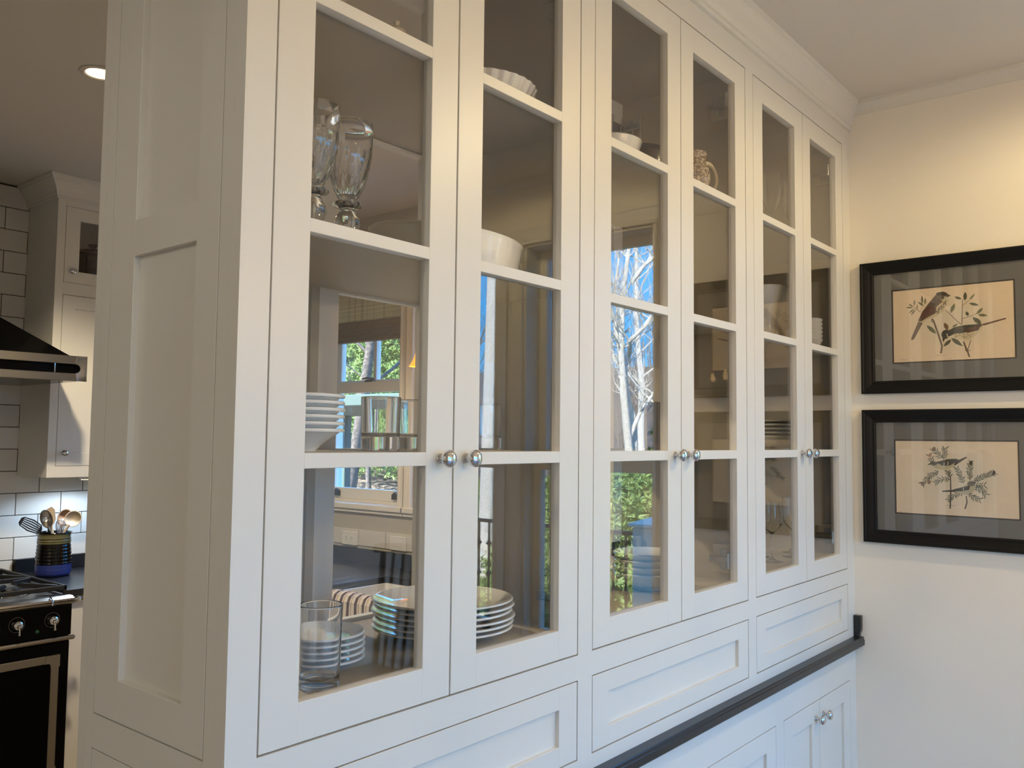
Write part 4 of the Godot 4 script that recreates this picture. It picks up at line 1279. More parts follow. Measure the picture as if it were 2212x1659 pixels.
	for k in 2:
		t = thing("kitchen_cabinet", kl[k], "cabinet", Vector3(2.05, 0, -3.1) if k == 0 else Vector3(2.75, 0, -1.6), "kitchen base cabinets")
		mb = MB.new()
		if k == 0:
			mb.box(Vector3(1.664, 0.10, -3.44), Vector3(2.44, 0.884, -2.84))
			mb.box(Vector3(1.664, 0, -3.44), Vector3(2.44, 0.10, -2.9))
		else:
			mb.box(Vector3(2.46, 0.10, -2.835), Vector3(WX - 0.002, 0.883, -2.13))
			mb.box(Vector3(2.46, 0.10, -2.13), Vector3(WX - 0.002, 0.62, -1.35))
			mb.box(Vector3(2.46, 0.10, -1.35), Vector3(WX - 0.002, 0.883, -0.45))
			mb.box(Vector3(2.52, 0, -2.835), Vector3(WX - 0.002, 0.10, -0.45))
		part("body", mb, M.paint, t)
		for d in (1 if k == 0 else 2):
			mb = MB.new()
			var xf := Transform3D(Basis.IDENTITY, Vector3(0, 0, -2.82)) if k == 0 else Transform3D(Basis(Vector3.UP, -PI / 2), Vector3(2.44, 0, 0))
			var r := Rect2(1.70, 0.14, 0.70, 0.72) if k == 0 else Rect2([-2.76, -1.33][d], 0.14, [0.62, 0.84][d], 0.72)
			shaker(mb, r, 0.0195, [0.06, 0.06, 0.06, 0.06], 0.009, xf)
			part("door", mb, M.paint, t)
	# apron sink
	t = thing("sink", "white apron-front sink set in the black worktop below the window", "sink", Vector3(2.63, 0.63, -1.74))
	mb = MB.new()
	mb.box(Vector3(2.405, 0.63, -2.098), Vector3(2.455, 0.895, -1.382), 0.008)
	mb.box(Vector3(2.455, 0.63, -2.10), Vector3(2.86, 0.66, -1.38), 0.002)
	mb.box(Vector3(2.455, 0.66, -2.118), Vector3(2.86, 0.883, -2.098), 0.002)
	mb.box(Vector3(2.455, 0.66, -1.382), Vector3(2.86, 0.883, -1.362), 0.002)
	mb.box(Vector3(2.84, 0.66, -2.10), Vector3(2.862, 0.883, -1.38), 0.002)
	part("basin", mb, M.porcelain, t)
	# towel laid over the front of the sink
	mb = MB.new()
	var path := [Vector2(2.468, 0.80), Vector2(2.467, 0.885), Vector2(2.462, 0.905), Vector2(2.446, 0.917), Vector2(2.424, 0.917), Vector2(2.404, 0.908), Vector2(2.393, 0.885), Vector2(2.391, 0.80), Vector2(2.390, 0.68)]
	for i in path.size() - 1:
		for k in 24:
			var za := -1.985 + 0.42 * k / 24.0
			var zb := -1.985 + 0.42 * (k + 1) / 24.0
			var wv := func(z: float, p: Vector2) -> Vector3: return Vector3(p.x - 0.005 * sin(z * 40.0) * clampf((0.9 - p.y) * 6.0, 0.0, 1.0), p.y, z)
			var d: Vector2 = path[i + 1] - path[i]
			var nn := Vector3(d.y, -d.x, 0).normalized()
			var a: Vector3 = wv.call(za, path[i])
			var b: Vector3 = wv.call(zb, path[i])
			var c: Vector3 = wv.call(zb, path[i + 1])
			var e: Vector3 = wv.call(za, path[i + 1])
			for s: float in [1.0, -1.0]:
				var off := nn * 0.0018 * s
				mb.tri(a + off, b + off, c + off, nn * s, nn * s, nn * s, Vector2(k / 24.0, 0), Vector2((k + 1) / 24.0, 0), Vector2((k + 1) / 24.0, 1))
				mb.tri(a + off, c + off, e + off, nn * s, nn * s, nn * s, Vector2(k / 24.0, 0), Vector2((k + 1) / 24.0, 1), Vector2(k / 24.0, 1))
	solo("dish_towel", mb, M.striped_cotton, Vector3(2.41, 0.68, -1.78), "brown and cream striped towel hung over the front of the sink", "towel")
	# outlets in the tile course
	for k in 2:
		var z: float = [-2.626, -2.252][k]
		var y: float = [1.034, 1.036][k]
		t = thing("wall_outlet" if k == 0 else "switch_plate", ["white duplex outlet lying sideways in the tiles below the shaded window", "white switch plate in the tiles right of the outlet"][k], ["outlet", "switch"][k], Vector3(WX - 0.0075, y, z))
		mb = MB.new()
		mb.box(Vector3(WX - 0.013, y - 0.036, z - 0.06), Vector3(WX - 0.0072, y + 0.036, z + 0.06), 0.003)
		part("plate", mb, M.outlet_plastic, t)
		if k == 0:
			for s: float in [-0.021, 0.021]:
				mb = MB.new()
				mb.box(Vector3(WX - 0.0148, y - 0.016, z + s - 0.014), Vector3(WX - 0.0125, y + 0.016, z + s + 0.014), 0.001)
				var rc2 := part("receptacle", mb, M.outlet_plastic, t)
				mb = MB.new()
				mb.box(Vector3(WX - 0.0152, y + 0.004, z + s - 0.007), Vector3(WX - 0.0146, y + 0.0065, z + s + 0.001))
				mb.box(Vector3(WX - 0.0152, y - 0.0065, z + s - 0.006), Vector3(WX - 0.0146, y - 0.004, z + s + 0.001))
				mb.box(Vector3(WX - 0.0152, y - 0.002, z + s + 0.005), Vector3(WX - 0.0146, y + 0.002, z + s + 0.009))
				part("slots", mb, M.dark_plastic, rc2)
		else:
			mb = MB.new()
			mb.box(Vector3(WX - 0.0150, y - 0.016, z - 0.032), Vector3(WX - 0.0125, y + 0.016, z + 0.032), 0.001)
			part("rocker", mb, M.outlet_plastic, t)
	# woven roman shade in the first kitchen window
	t = thing("roman_shade", "woven grasscloth roman shade half drawn in the kitchen window", "window shade", Vector3(WX - 0.01, 2.08, -2.51))
	mb = MB.new()
	var zc := [-2.905, -2.272]
	for s: float in [1.0, -1.0]:
		mb.quad(Vector3(WX + 0.010 - s * 0.002, 2.18, zc[0]), Vector3(WX + 0.010 - s * 0.002, 2.18, zc[1]), Vector3(WX + 0.010 - s * 0.002, 2.398, zc[1]), Vector3(WX + 0.010 - s * 0.002, 2.398, zc[0]), Vector3(-s, 0, 0))
	part("cloth", mb, M.grasscloth, t)
	for k in 5:
		mb = MB.new()
		var y := 2.0825 + 0.014 * k
		mb.box(Vector3(WX - 0.020 + 0.004 * k, y, zc[0]), Vector3(WX + 0.030, y + 0.012, zc[1]), 0.004)
		part("fold", mb, M.shade_stack, t)
	mb = MB.new()
	mb.box(Vector3(WX - 0.004, 2.152, zc[0]), Vector3(WX + 0.026, 2.195, zc[1]), 0.006)
	part("fold", mb, M.shade_stack, t)
	# crock of tools
	crock()

func range_cooker() -> void:
	var t := thing("range", "black enamel gas range with polished rail, chrome knobs and steel-framed oven door", "range", Vector3(1.2, 0, -3.05))
	var xr := 1.640
	var zf := -2.660
	var mb := MB.new()
	mb.box(Vector3(0.74, 0.10, -3.44), Vector3(xr, 0.90, zf - 0.02), 0.002)
	part("body", mb, M.enamel, t)
	mb = MB.new()
	mb.box(Vector3(0.74, 0.757, zf - 0.02), Vector3(xr, 0.885, zf), 0.002)
	part("control_panel", mb, M.enamel, t)
	mb = MB.new()
	mb.box(Vector3(0.74, 0.900, -3.44), Vector3(xr, 0.912, zf - 0.02), 0.002)
	part("cooktop", mb, M.brushed, t)
	# moulded steel rail on the front edge, closed by a ball at its end
	mb = MB.new()
	mb.extrude(PackedVector2Array([Vector2(-0.02, 0.884), Vector2(0.018, 0.884), Vector2(0.030, 0.889), Vector2(0.034, 0.895), Vector2(0.030, 0.899), Vector2(0.035, 0.902), Vector2(0.030, 0.909), Vector2(0.020, 0.911), Vector2(0.010, 0.916), Vector2(-0.02, 0.916)]), 0.74, xr - 0.004, Transform3D(Basis(Vector3(0, 0, 1), Vector3(0, 1, 0), Vector3(1, 0, 0)), Vector3(0, 0, zf)), 40.0)
	var rl := part("front_rail", mb, M.brushed, t)
	mb = MB.new()
	mb.lathe(P([0, 0, 0.010, 0, 0.010, 0.003, 0.006, 0.006, 0.010, 0.010, 0.0135, 0.017, 0.012, 0.025, 0.006, 0.031, 0, 0.033]), 24, Transform3D(Basis(Vector3(0, 0, 1), -PI / 2), Vector3(xr - 0.004, 0.899, zf + 0.016)))
	mb.tube([Vector3(1.548, 0.888, zf + 0.036), Vector3(1.548, 0.914, zf + 0.032), Vector3(1.548, 0.919, zf + 0.010)], [0.0028], 8)
	part("finial", mb, M.chrome, rl)
	mb = MB.new()
	mb.tube([Vector3(0.74, 0.747, zf + 0.004), Vector3(xr + 0.006, 0.747, zf + 0.004)], [0.0095], 14)
	mb.ball(Vector3(xr + 0.006, 0.747, zf + 0.004), Vector3.ONE * 0.0095, 12)
	part("lower_rail", mb, M.brushed, t)
	# knobs: domed rose with a drop lever
	for kx: float in [1.160, 1.290, 1.432, 1.564]:
		mb = MB.new()
		var c := Vector3(kx, 0.826, zf)
		mb.lathe(P([0, 0, 0.0215, 0, 0.0215, 0.003, 0.019, 0.008, 0.0175, 0.012, 0.018, 0.016, 0.0165, 0.021, 0.011, 0.025, 0, 0.027]), 28, Transform3D(Basis(Vector3.RIGHT, PI / 2), c))
		mb.ball(c + Vector3(0, -0.003, 0.026), Vector3(0.009, 0.009, 0.008), 12)
		mb.tube([c + Vector3(0, -0.006, 0.026), c + Vector3(0, -0.020, 0.029), c + Vector3(0, -0.031, 0.028), c + Vector3(0, -0.036, 0.027)], [0.004, 0.0028, 0.0045, 0.0055], 10)
		part("knob", mb, M.chrome, t)
		mb = MB.new()
		mb.lathe(P([0.0285, 0.0003, 0.0293, 0.0003, 0.0293, 0.0006, 0.0285, 0.0006]), 32, Transform3D(Basis(Vector3.RIGHT, PI / 2), c))
		part("dial_ring", mb, M.hinge_steel, t)
	mb = MB.new()
	mb.lathe(P([0, 0, 0.0072, 0, 0.0072, 0.003, 0.005, 0.0045, 0, 0.005]), 16, Transform3D(Basis(Vector3.RIGHT, PI / 2), Vector3(1.508, 0.788, zf)))
	part("indicator_light", mb, M.green_light, t)
	mb = MB.new()
	mb.lathe(P([0, 0, 0.010, 0, 0.010, 0.003, 0.006, 0.006, 0, 0.006]), 16, Transform3D(Basis(Vector3.RIGHT, PI / 2), Vector3(1.362, 0.818, zf)))
	part("igniter_button", mb, M.chrome, t)
	# oven door
	mb = MB.new()
	mb.box(Vector3(0.745, 0.12, zf - 0.02), Vector3(xr - 0.004, 0.735, zf - 0.001), 0.003)
	var dr := part("oven_door", mb, M.enamel, t)
	mb = MB.new()
	mb.ring(Rect2(0.80, 0.20, 1.597 - 0.80, 0.486), P([0, 0, 0, 0.003, 0.0015, 0.0045, 0.030, 0.0045, 0.031, 0.003, 0.031, 0]), Transform3D(Basis.IDENTITY, Vector3(0, 0, zf - 0.001)))
	part("window_frame", mb, M.brushed, dr)
	mb = MB.new()
	mb.box(Vector3(0.83, 0.23, zf - 0.0015), Vector3(1.567, 0.656, zf))
	part("oven_window", mb, M.oven_glass, dr)
	for y: float in [0.686, 0.20]:
		mb = MB.new()
		var s := -1.0 if y > 0.5 else 1.0
		mb.extrude(PackedVector2Array([Vector2(1.599, y), Vector2(1.599, y + s * 0.048), Vector2(1.564, y + s * 0.048), Vector2(1.563, y + s * 0.036), Vector2(1.555, y + s * 0.031), Vector2(1.540, y + s * 0.031), Vector2(1.548, y)]), zf, zf + 0.006, Transform3D.IDENTITY, 10.0)
		part("frame_corner", mb, M.brushed, dr)
	# burners and cast grates
	for cx: float in [1.14, 1.48]:
		for cz: float in [-3.22, -2.88]:
			mb = MB.new()
			mb.lathe(P([0, 0.912, 0.052, 0.912, 0.050, 0.920, 0.036, 0.924, 0.034, 0.932, 0.030, 0.936, 0, 0.937]), 28, at_base(Vector3(cx, 0, cz)))
			part("burner", mb, M.iron, t)
			mb = MB.new()
			mb.lathe(P([0.056, 0.9121, 0.088, 0.9121, 0.086, 0.9145, 0.056, 0.916]), 32, at_base(Vector3(cx, 0, cz)))
			part("burner_ring", mb, M.chrome, t)
	for cx: float in [1.14, 1.48]:
		mb = MB.new()
		for sx: float in [-0.155, 0.148]: mb.box(Vector3(cx + sx, 0.930, -3.385), Vector3(cx + sx + 0.013, 0.949, -2.715), 0.003)
		for z: float in [-3.385, -3.056, -2.728]: mb.box(Vector3(cx - 0.155, 0.930, z), Vector3(cx + 0.161, 0.949, z + 0.013), 0.003)
		for sx: float in [-0.155, 0.148]:
			for z: float in [-3.385, -2.728]: mb.box(Vector3(cx + sx, 0.912, z), Vector3(cx + sx + 0.013, 0.932, z + 0.013), 0.002)
		for cz: float in [-3.22, -2.88]:
			for k in 4:
				var a := TAU * k / 4 + PI / 4
				var d := Vector3(cos(a), 0, sin(a))
				var xf := Transform3D(Basis(d, Vector3.UP, d.cross(Vector3.UP)), Vector3(cx, 0, cz))
				mb.extrude(PackedVector2Array([Vector2(0.030, 0.947), Vector2(0.045, 0.958), Vector2(0.19, 0.949), Vector2(0.19, 0.932), Vector2(0.060, 0.938)]), -0.006, 0.006, xf, 5.0)
		part("grate", mb, M.iron, t)

func crock() -> void:
	var c := Vector3(1.803, 0.9142, -3.235)
	var t := thing("utensil_crock", "ribbed black and blue pottery crock of kitchen tools beside the range", "crock", c)
	var mb := MB.new()
	mb.lathe(P([0, 0, 0.060, 0, 0.069, 0.004, 0.0745, 0.012, 0.0765, 0.028, 0.0765, 0.036, 0.0755, 0.040, 0.0765, 0.044, 0.0760, 0.056]), 48, at_base(c))
	part("blue_foot", mb, M.blue_glaze, t)
	mb = MB.new()
	var pr := []
	for i in 25:
		pr.append(Vector2(lerpf(0.0762, 0.0705, pow(i / 24.0, 1.6)) + 0.0013 * sin(i * PI / 2.0), 0.056 + 0.0039 * i))
	mb.lathe(pr, 48, at_base(c), 80.0)
	part("black_body", mb, M.black_glaze, t)
	mb = MB.new()
	mb.lathe(P([0.0705, 0.150, 0.0718, 0.154, 0.0705, 0.159, 0.0712, 0.164, 0.0695, 0.170, 0.0690, 0.180, 0.0700, 0.189, 0.0735, 0.196]), 48, at_base(c), 60.0)
	part("olive_band", mb, M.olive_glaze, t)
	mb = MB.new()
	for y: float in [0.160, 0.1715]: mb.lathe(P([0.0690, y - 0.0013, 0.0722, y - 0.0008, 0.0722, y + 0.0008, 0.0690, y + 0.0013]), 48, at_base(c))
	mb.lathe(P([0.0735, 0.196, 0.0765, 0.1985, 0.0755, 0.2005, 0.070, 0.197, 0.064, 0.186, 0.064, 0.08, 0, 0.07]), 48, at_base(c), 60.0)
	part("dark_rim", mb, M.black_glaze, t)
	# tools: each a thing of its own, standing in the crock
	var grp := "tools in the crock"
	var foot := c + Vector3(0, 0.09, 0)
	# slotted turner, leaning left
	t = thing("slotted_turner", "black slotted turner leaning out to the left of the crock", "turner", foot, grp)
	mb = MB.new()
	var d := Vector3(-0.86, 0.50, -0.05).normalized()
	var sx := d.cross(Vector3(-0.35, 0.25, 0.90)).normalized()
	var nz := sx.cross(d).normalized()
	var base := c + Vector3(-0.040, 0.200, 0.0)
	mb.tube([c + Vector3(0.02, 0.085, 0.005), base + d * 0.035], [0.004], 8)
	part("handle", mb, M.dark_plastic, t)
	mb = MB.new()
	var xf := Transform3D(Basis(sx, d, nz), base)
	for k in 6:
		var u := -0.029 + 0.0103 * k
		mb.extrude(PackedVector2Array([Vector2(u * 0.75, 0.030), Vector2(u * 0.75 + 0.005, 0.030), Vector2(u + 0.0062, 0.075), Vector2(u * 0.75 + 0.0045, 0.118), Vector2(u * 0.75, 0.118), Vector2(u, 0.075)]), -0.001, 0.001, xf)
	mb.extrude(PackedVector2Array([Vector2(-0.005, 0.02), Vector2(0.005, 0.02), Vector2(0.024, 0.034), Vector2(-0.024, 0.034)]), -0.0012, 0.0012, xf)
	mb.extrude(PackedVector2Array([Vector2(-0.024, 0.115), Vector2(0.024, 0.115), Vector2(0.012, 0.128), Vector2(-0.012, 0.128)]), -0.0012, 0.0012, xf)
	part("blade", mb, M.dark_plastic, t)
	# spoons and the rest: [name, label, category, lean x, lean z, head centre height, head half sizes, material]
	var sp := [["metal_spoon", "polished steel serving spoon between the turner and the wooden tools", "spoon", -0.044, 0.012, 0.264, Vector3(0.026, 0.045, 0.008), "spoon_steel"], ["wooden_spatula", "pale wooden spatula standing behind the whisk", "spatula", -0.012, -0.02, 0.270, Vector3(0.020, 0.045, 0.004), "pale_wood"], ["wooden_spoon", "darker wooden spoon half hidden behind the round-headed one", "spoon", 0.052, -0.018, 0.262, Vector3(0.032, 0.042, 0.007), "spoon_wood"], ["wooden_spoon", "round-headed pale wooden spoon at the right of the crock", "spoon", 0.078, 0.010, 0.257, Vector3(0.036, 0.040, 0.008), "pale_wood"]]
	for s: Array in sp:
		t = thing(s[0], s[1], s[2], foot, grp)
		mb = MB.new()
		var top := c + Vector3(s[3], s[5], s[4])
		var bot := c + Vector3(-s[3] * 0.35, 0.085, -s[4] * 0.3)
		var dir := (top - bot).normalized()
		mb.tube([bot, top - dir * (s[6].y * 0.8)], [0.0055, 0.0065], 10)
		part("handle", mb, M[s[7]], t)
		mb = MB.new()
		var side := dir.cross(Vector3(-0.45, 0.1, 0.88)).normalized()
		var fr := side.cross(dir).normalized()
		if s[0] == "wooden_spatula":
			var pg := PackedVector2Array([Vector2(-0.007, -0.04), Vector2(0.007, -0.04), Vector2(0.020, -0.015), Vector2(0.021, 0.03), Vector2(0.010, 0.046), Vector2(-0.012, 0.038), Vector2(-0.020, 0.01), Vector2(-0.018, -0.018)])
			mb.extrude(pg, -0.003, 0.003, Transform3D(Basis(side, dir, fr), top), 40.0)
		else:
			# hollowed bowl: an outer shell and a shallower inner one
			var e: Vector3 = s[6]
			var prf := []
			for i in 9:
				var a := -PI / 2 + PI / 2 * i / 8.0
				prf.append(Vector2(cos(a) if i > 0 else 0.0, sin(a)))
			for i in range(8, -1, -1):
				var a := -PI / 2 + PI / 2 * i / 8.0
				prf.append(Vector2(0.9 * cos(a) if i > 0 else 0.0, sin(a) * 0.6))
			mb.lathe(prf, 28, Transform3D(Basis(side * e.x, fr * e.z * 1.6, dir * e.y), top), 60.0)
		part("head", mb, M[s[7]], t)
	t = thing("whisk", "small steel balloon whisk in the middle of the crock", "whisk", foot, grp)
	mb = MB.new()
	var wt := c + Vector3(0.012, 0.188, 0.028)
	mb.tube([c + Vector3(0.0, 0.085, 0.0), wt], [0.006], 10)
	part("handle", mb, M.chrome, t)
	mb = MB.new()
	for k in 6:
		var a := PI * k / 6
		var e := Vector3(cos(a), 0, sin(a))
		var pts := []
		for i in 17:
			var q := TAU * i / 16.0 - PI / 2
			pts.append(wt + e * 0.024 * cos(q) * (0.75 + 0.25 * sin(q)) + Vector3(0.004, 1, 0).normalized() * (0.036 + 0.036 * sin(q)))
		mb.tube(pts, [0.0012], 5, false)
	part("wires", mb, M.chrome, t)

# ---------------------------------------------------------------- lamps
func lamps() -> void:
	# recessed downlight in the kitchen ceiling
	var c := Vector3(1.285, CEIL, -1.828)
	var t := thing("downlight", "lit round recessed downlight in the kitchen ceiling beside the cabinet end", "ceiling light", c)
	var mb := MB.new()
	mb.lathe(P([0.046, -0.0005, 0.060, -0.0005, 0.062, -0.003, 0.050, -0.006, 0.044, -0.003, 0.0435, 0.0]), 40, at_base(c))
	part("trim_ring", mb, M.ceiling, t)
	mb = MB.new()
	mb.lathe(P([0, -0.003, 0.0435, -0.003, 0.0435, -0.001, 0, -0.001]), 40, at_base(c))
	part("lens", mb, M.downlight_glow, t)
	var sl := SpotLight3D.new()
	sl.spot_angle = 70.0
	sl.spot_angle_attenuation = 0.35
	light(sl, "downlight_lamp", Color(1.0, 0.92, 0.78), 3.6, 0.045, c + Vector3(0, -0.02, 0), t)
	sl.rotation.x = -PI / 2
	for p: Array in [[-1.9, 0.4], [-0.9, -1.2], [0.3, 3.0], [2.45, 1.25]]:  # unseen downlights added as fill for the dim panel, kitchen and walls
		c = Vector3(p[0], CEIL, p[1])
		t = thing("downlight", "added fill downlight %s, out of the frame" % {0.4: "in the ceiling of the passage", -1.2: "over the kitchen floor", 3.0: "in the dining room ceiling near the added glass door", 1.25: "in the dining room ceiling near the framed prints"}[p[1]], "ceiling light", c)
		mb = MB.new()
		mb.lathe(P([0.046, -0.0005, 0.060, -0.0005, 0.062, -0.003, 0.050, -0.006, 0.044, -0.003, 0.0435, 0.0]), 40, at_base(c))
		part("trim_ring", mb, M.ceiling, t)
		mb = MB.new()
		mb.lathe(P([0, -0.003, 0.0435, -0.003, 0.0435, -0.001, 0, -0.001]), 40, at_base(c))
		part("lens", mb, M.downlight_glow, t)
		sl = SpotLight3D.new()
		sl.spot_angle = 88.0
		sl.spot_angle_attenuation = 0.3
		if p[1] < 1.0: light(sl, "downlight_lamp", Color(1.0, 0.96, 0.88), 1.15 if p[1] > -1.0 else 0.25, 0.045, c + Vector3(0, -0.02, 0), t)
		else: light(sl, "dining_fill", Color(1.0, 0.90, 0.68), 1.5 if p[0] < 1.0 else 1.1, 0.045, c + Vector3(0, -0.02, 0), t)  # added fill for the picture wall and cabinet front
		sl.rotation.x = -PI / 2
	# puck light under the wall cabinet
	c = Vector3(1.93, 1.371, -3.22)
	t = thing("puck_light", "small white puck light under the kitchen wall cabinet", "cabinet light", c)
	mb = MB.new()
	mb.lathe(P([0, -0.016, 0.022, -0.016, 0.028, -0.010, 0.029, 0.0, 0, 0]), 28, at_base(c))
	part("body", mb, M.outlet_plastic, t)
	mb = MB.new()
	mb.lathe(P([0, -0.0175, 0.020, -0.0175, 0.020, -0.0162, 0, -0.0162]), 28, at_base(c))
	part("lens", mb, M.downlight_glow, t)
	var pl := SpotLight3D.new()
	pl.spot_angle = 80.0
	pl.spot_angle_attenuation = 0.4
	light(pl, "puck_lamp", Color(0.79, 0.89, 1.0), 0.28, 0.02, c + Vector3(0, -0.022, 0), t)
	pl.rotation.x = -PI / 2
	# amber pendant in the kitchen
	c = Vector3(2.752, 1.89, -1.80)
	t = thing("pendant_lamp", "amber glass bell pendant glowing in front of the kitchen window", "pendant lamp", c)
	mb = MB.new()
	mb.lathe(P([0.052, 0, 0.0535, 0.001, 0.045, 0.012, 0.033, 0.035, 0.024, 0.065, 0.019, 0.090, 0.014, 0.098, 0.012, 0.098, 0.017, 0.088, 0.022, 0.064, 0.031, 0.034, 0.043, 0.011, 0.052, 0]), 36, at_base(c), 60.0)
	part("shade", mb, M.amber_glow, t)
	mb = MB.new()
	mb.lathe(P([0, 0.096, 0.015, 0.096, 0.015, 0.125, 0.006, 0.140, 0, 0.140]), 20, at_base(c))
	mb.tube([c + Vector3(0, 0.138, 0), Vector3(c.x, CEIL, c.z)], [0.003], 8)
	part("stem", mb, M.iron, t)
	var ol := OmniLight3D.new()
	light(ol, "pendant_bulb", Color(1.0, 0.72, 0.40), 0.04, 0.02, c + Vector3(0, 0.03, 0), t)
	# chandelier over the dining table, out of the frame but seen in the glass
	c = Vector3(1.42, 1.86, 1.52)
	t = thing("chandelier", "dark six-arm chandelier with candle bulbs above the dining room", "chandelier", c)
	mb = MB.new()
	mb.lathe(P([0, -0.05, 0.012, -0.04, 0.03, 0.0, 0.018, 0.05, 0.010, 0.10, 0.008, 0.25, 0, 0.25]), 20, at_base(c))
	mb.tube([c + Vector3(0, 0.24, 0), Vector3(c.x, CEIL, c.z)], [0.006], 8)
	part("stem", mb, M.iron, t)
	for k in 6:
		var a := TAU * (k + 0.3) / 6
		var e := Vector3(cos(a), 0, sin(a))
		mb = MB.new()
		var pts := []
		for i in 11:
			var q := i / 10.0
			pts.append(c + e * (0.02 + 0.25 * q) + Vector3(0, -0.09 * sin(q * PI) + 0.02 * q, 0))
		mb.tube(pts, [0.006], 8)
		mb.lathe(P([0, 0.0, 0.022, 0.004, 0.024, 0.008, 0.010, 0.010, 0.010, 0.055, 0, 0.055]), 16, at_base(c + e * 0.27 + Vector3(0, 0.02, 0)))
		var arm := part("arm", mb, M.iron, t)
		mb = MB.new()
		var b := c + e * 0.27 + Vector3(0, 0.075, 0)
		mb.lathe(P([0, 0, 0.006, 0, 0.012, 0.010, 0.015, 0.022, 0.013, 0.035, 0.007, 0.052, 0, 0.064]), 16, at_base(b))
		part("bulb", mb, M.bulb_glow, arm)
		ol = OmniLight3D.new()
		light(ol, "bulb_light", Color(1.0, 0.80, 0.49), 0.075, 0.014, b + Vector3(0, 0.025, 0), t)

# ---------------------------------------------------------------- a chair in the dining room, seen mirrored in the glass
func chair() -> void:
	var t := thing("spindle_chair", "dark wooden spindle-back chair mirrored in the lower pane of the first door", "chair", Vector3(2.72, 0, 2.02), "", -PI / 2)
	# local: the back stands at -z, the seat looks to +z
	var mb := MB.new()
	mb.box(Vector3(-0.22, 0.44, -0.20), Vector3(0.22, 0.475, 0.22), 0.012)
	part("seat", mb, M.dark_wood, t, true)
	for s: Array in [[-0.18, 0.18], [0.18, 0.18], [-0.18, -0.17], [0.18, -0.17]]:
		mb = MB.new()
		mb.tube([Vector3(s[0] * 1.12, 0, s[1] * 1.15), Vector3(s[0] * 1.05, 0.22, s[1] * 1.07), Vector3(s[0], 0.44, s[1])], [0.014, 0.02, 0.016], 10)
		part("leg", mb, M.dark_wood, t, true)
	mb = MB.new()
	var pts := []
	for i in 13:
		var x := -0.24 + 0.48 * i / 12.0
		pts.append(Vector3(x, 1.035 - 0.25 * x * x, -0.25 + 0.5 * x * x))
	mb.tube(pts, [0.024], 10)
	part("top_rail", mb, M.dark_wood, t, true)
	for i in 7:
		var x := -0.195 + 0.065 * i
		mb = MB.new()
		var w := 0.016 if i == 0 or i == 6 else 0.0085
		mb.tube([Vector3(x * 0.95, 0.47, -0.18), Vector3(x, 0.75, -0.215), Vector3(x, 1.03 - 0.25 * x * x, -0.25 + 0.5 * x * x)], [w, w * 1.15, w * 0.9], 8)
		part("spindle", mb, M.dark_wood, t, true)

# ---------------------------------------------------------------- outdoors
func ground_y(x: float, z: float) -> float:
	var h := -1.5 + 10.6 * smoothstep(18.0, 80.0, x)
	h += 2.1 * smoothstep(2.0, -22.0, z) * smoothstep(4.0, 16.0, x)
	h += 0.35 * sin(x * 0.31 + z * 0.17) * smoothstep(8.0, 20.0, x)
	return h

func limb(mb: MB, pts: Array, r0: float, r1: float, sides := 7) -> void:
	var rad := []
	for i in pts.size(): rad.append(lerpf(r0, r1, float(i) / (pts.size() - 1)))
	mb.tube(pts, rad, sides, true)

func twigs(mb: MB, rg: RandomNumberGenerator, p: Vector3, d: Vector3, len: float, r: float, depth: int) -> void:
	var pts := [p]
	var q := p
	var e := d
	for i in 3:
		e = (e + Vector3(rg.randf_range(-0.25, 0.25), rg.randf_range(-0.1, 0.25), rg.randf_range(-0.25, 0.25))).normalized()
		q += e * len / 3.0
		pts.append(q)
	limb(mb, pts, r, r * 0.45, 5 if depth > 1 else 3)
	if depth > 0:
		for i in 4:
			var b: Vector3 = pts[1 + i % 3]
			var f := (e + Vector3(rg.randf_range(-0.9, 0.9), rg.randf_range(-0.3, 0.7), rg.randf_range(-0.9, 0.9))).normalized()
			twigs(mb, rg, b, f, len * rg.randf_range(0.5, 0.75), r * 0.5, depth - 1)

func bare_tree(mb: MB, rg: RandomNumberGenerator, base: Vector3, h: float, r: float, lean: Vector3, depth := 2, sides := 8) -> void:
	var pts := []
	for i in 7:
		var k := i / 6.0
		pts.append(base + Vector3(0, h * k, 0) + lean * k + Vector3(rg.randf_range(-1, 1), 0, rg.randf_range(-1, 1)) * r * 0.5)
	limb(mb, pts, r, r * 0.3, sides)
	for i in 9:
		var k := 0.35 + 0.62 * i / 8.0
		var a := rg.randf() * TAU
		var p: Vector3 = pts[int(k * 6)].lerp(pts[mini(int(k * 6) + 1, 6)], k * 6 - int(k * 6))
		twigs(mb, rg, p, Vector3(cos(a), 0.75, sin(a)).normalized(), h * 0.28 * (1.25 - k), r * 0.34 * (1.2 - k), depth)

func foliage(parent: Node3D, rg: RandomNumberGenerator, n: int, mesh: Mesh, m: Material, place: Callable) -> void:
	var mm := MultiMesh.new()
	mm.transform_format = MultiMesh.TRANSFORM_3D
	mm.use_colors = false
	mm.mesh = mesh
	mm.instance_count = n
	for i in n:
		var p: Vector3 = place.call(rg)
		var b := Basis(Vector3(rg.randf_range(-1, 1), rg.randf_range(-1, 1), rg.randf_range(-1, 1)).normalized(), rg.randf() * TAU).scaled(Vector3.ONE * rg.randf_range(0.45, 0.95))
		mm.set_instance_transform(i, Transform3D(b, p - org(parent)))
	var o := MultiMeshInstance3D.new()
	o.multimesh = mm
	o.material_override = m
	o.name = "foliage"
	o.set_meta("kind", "stuff")
	parent.add_child(o, true)

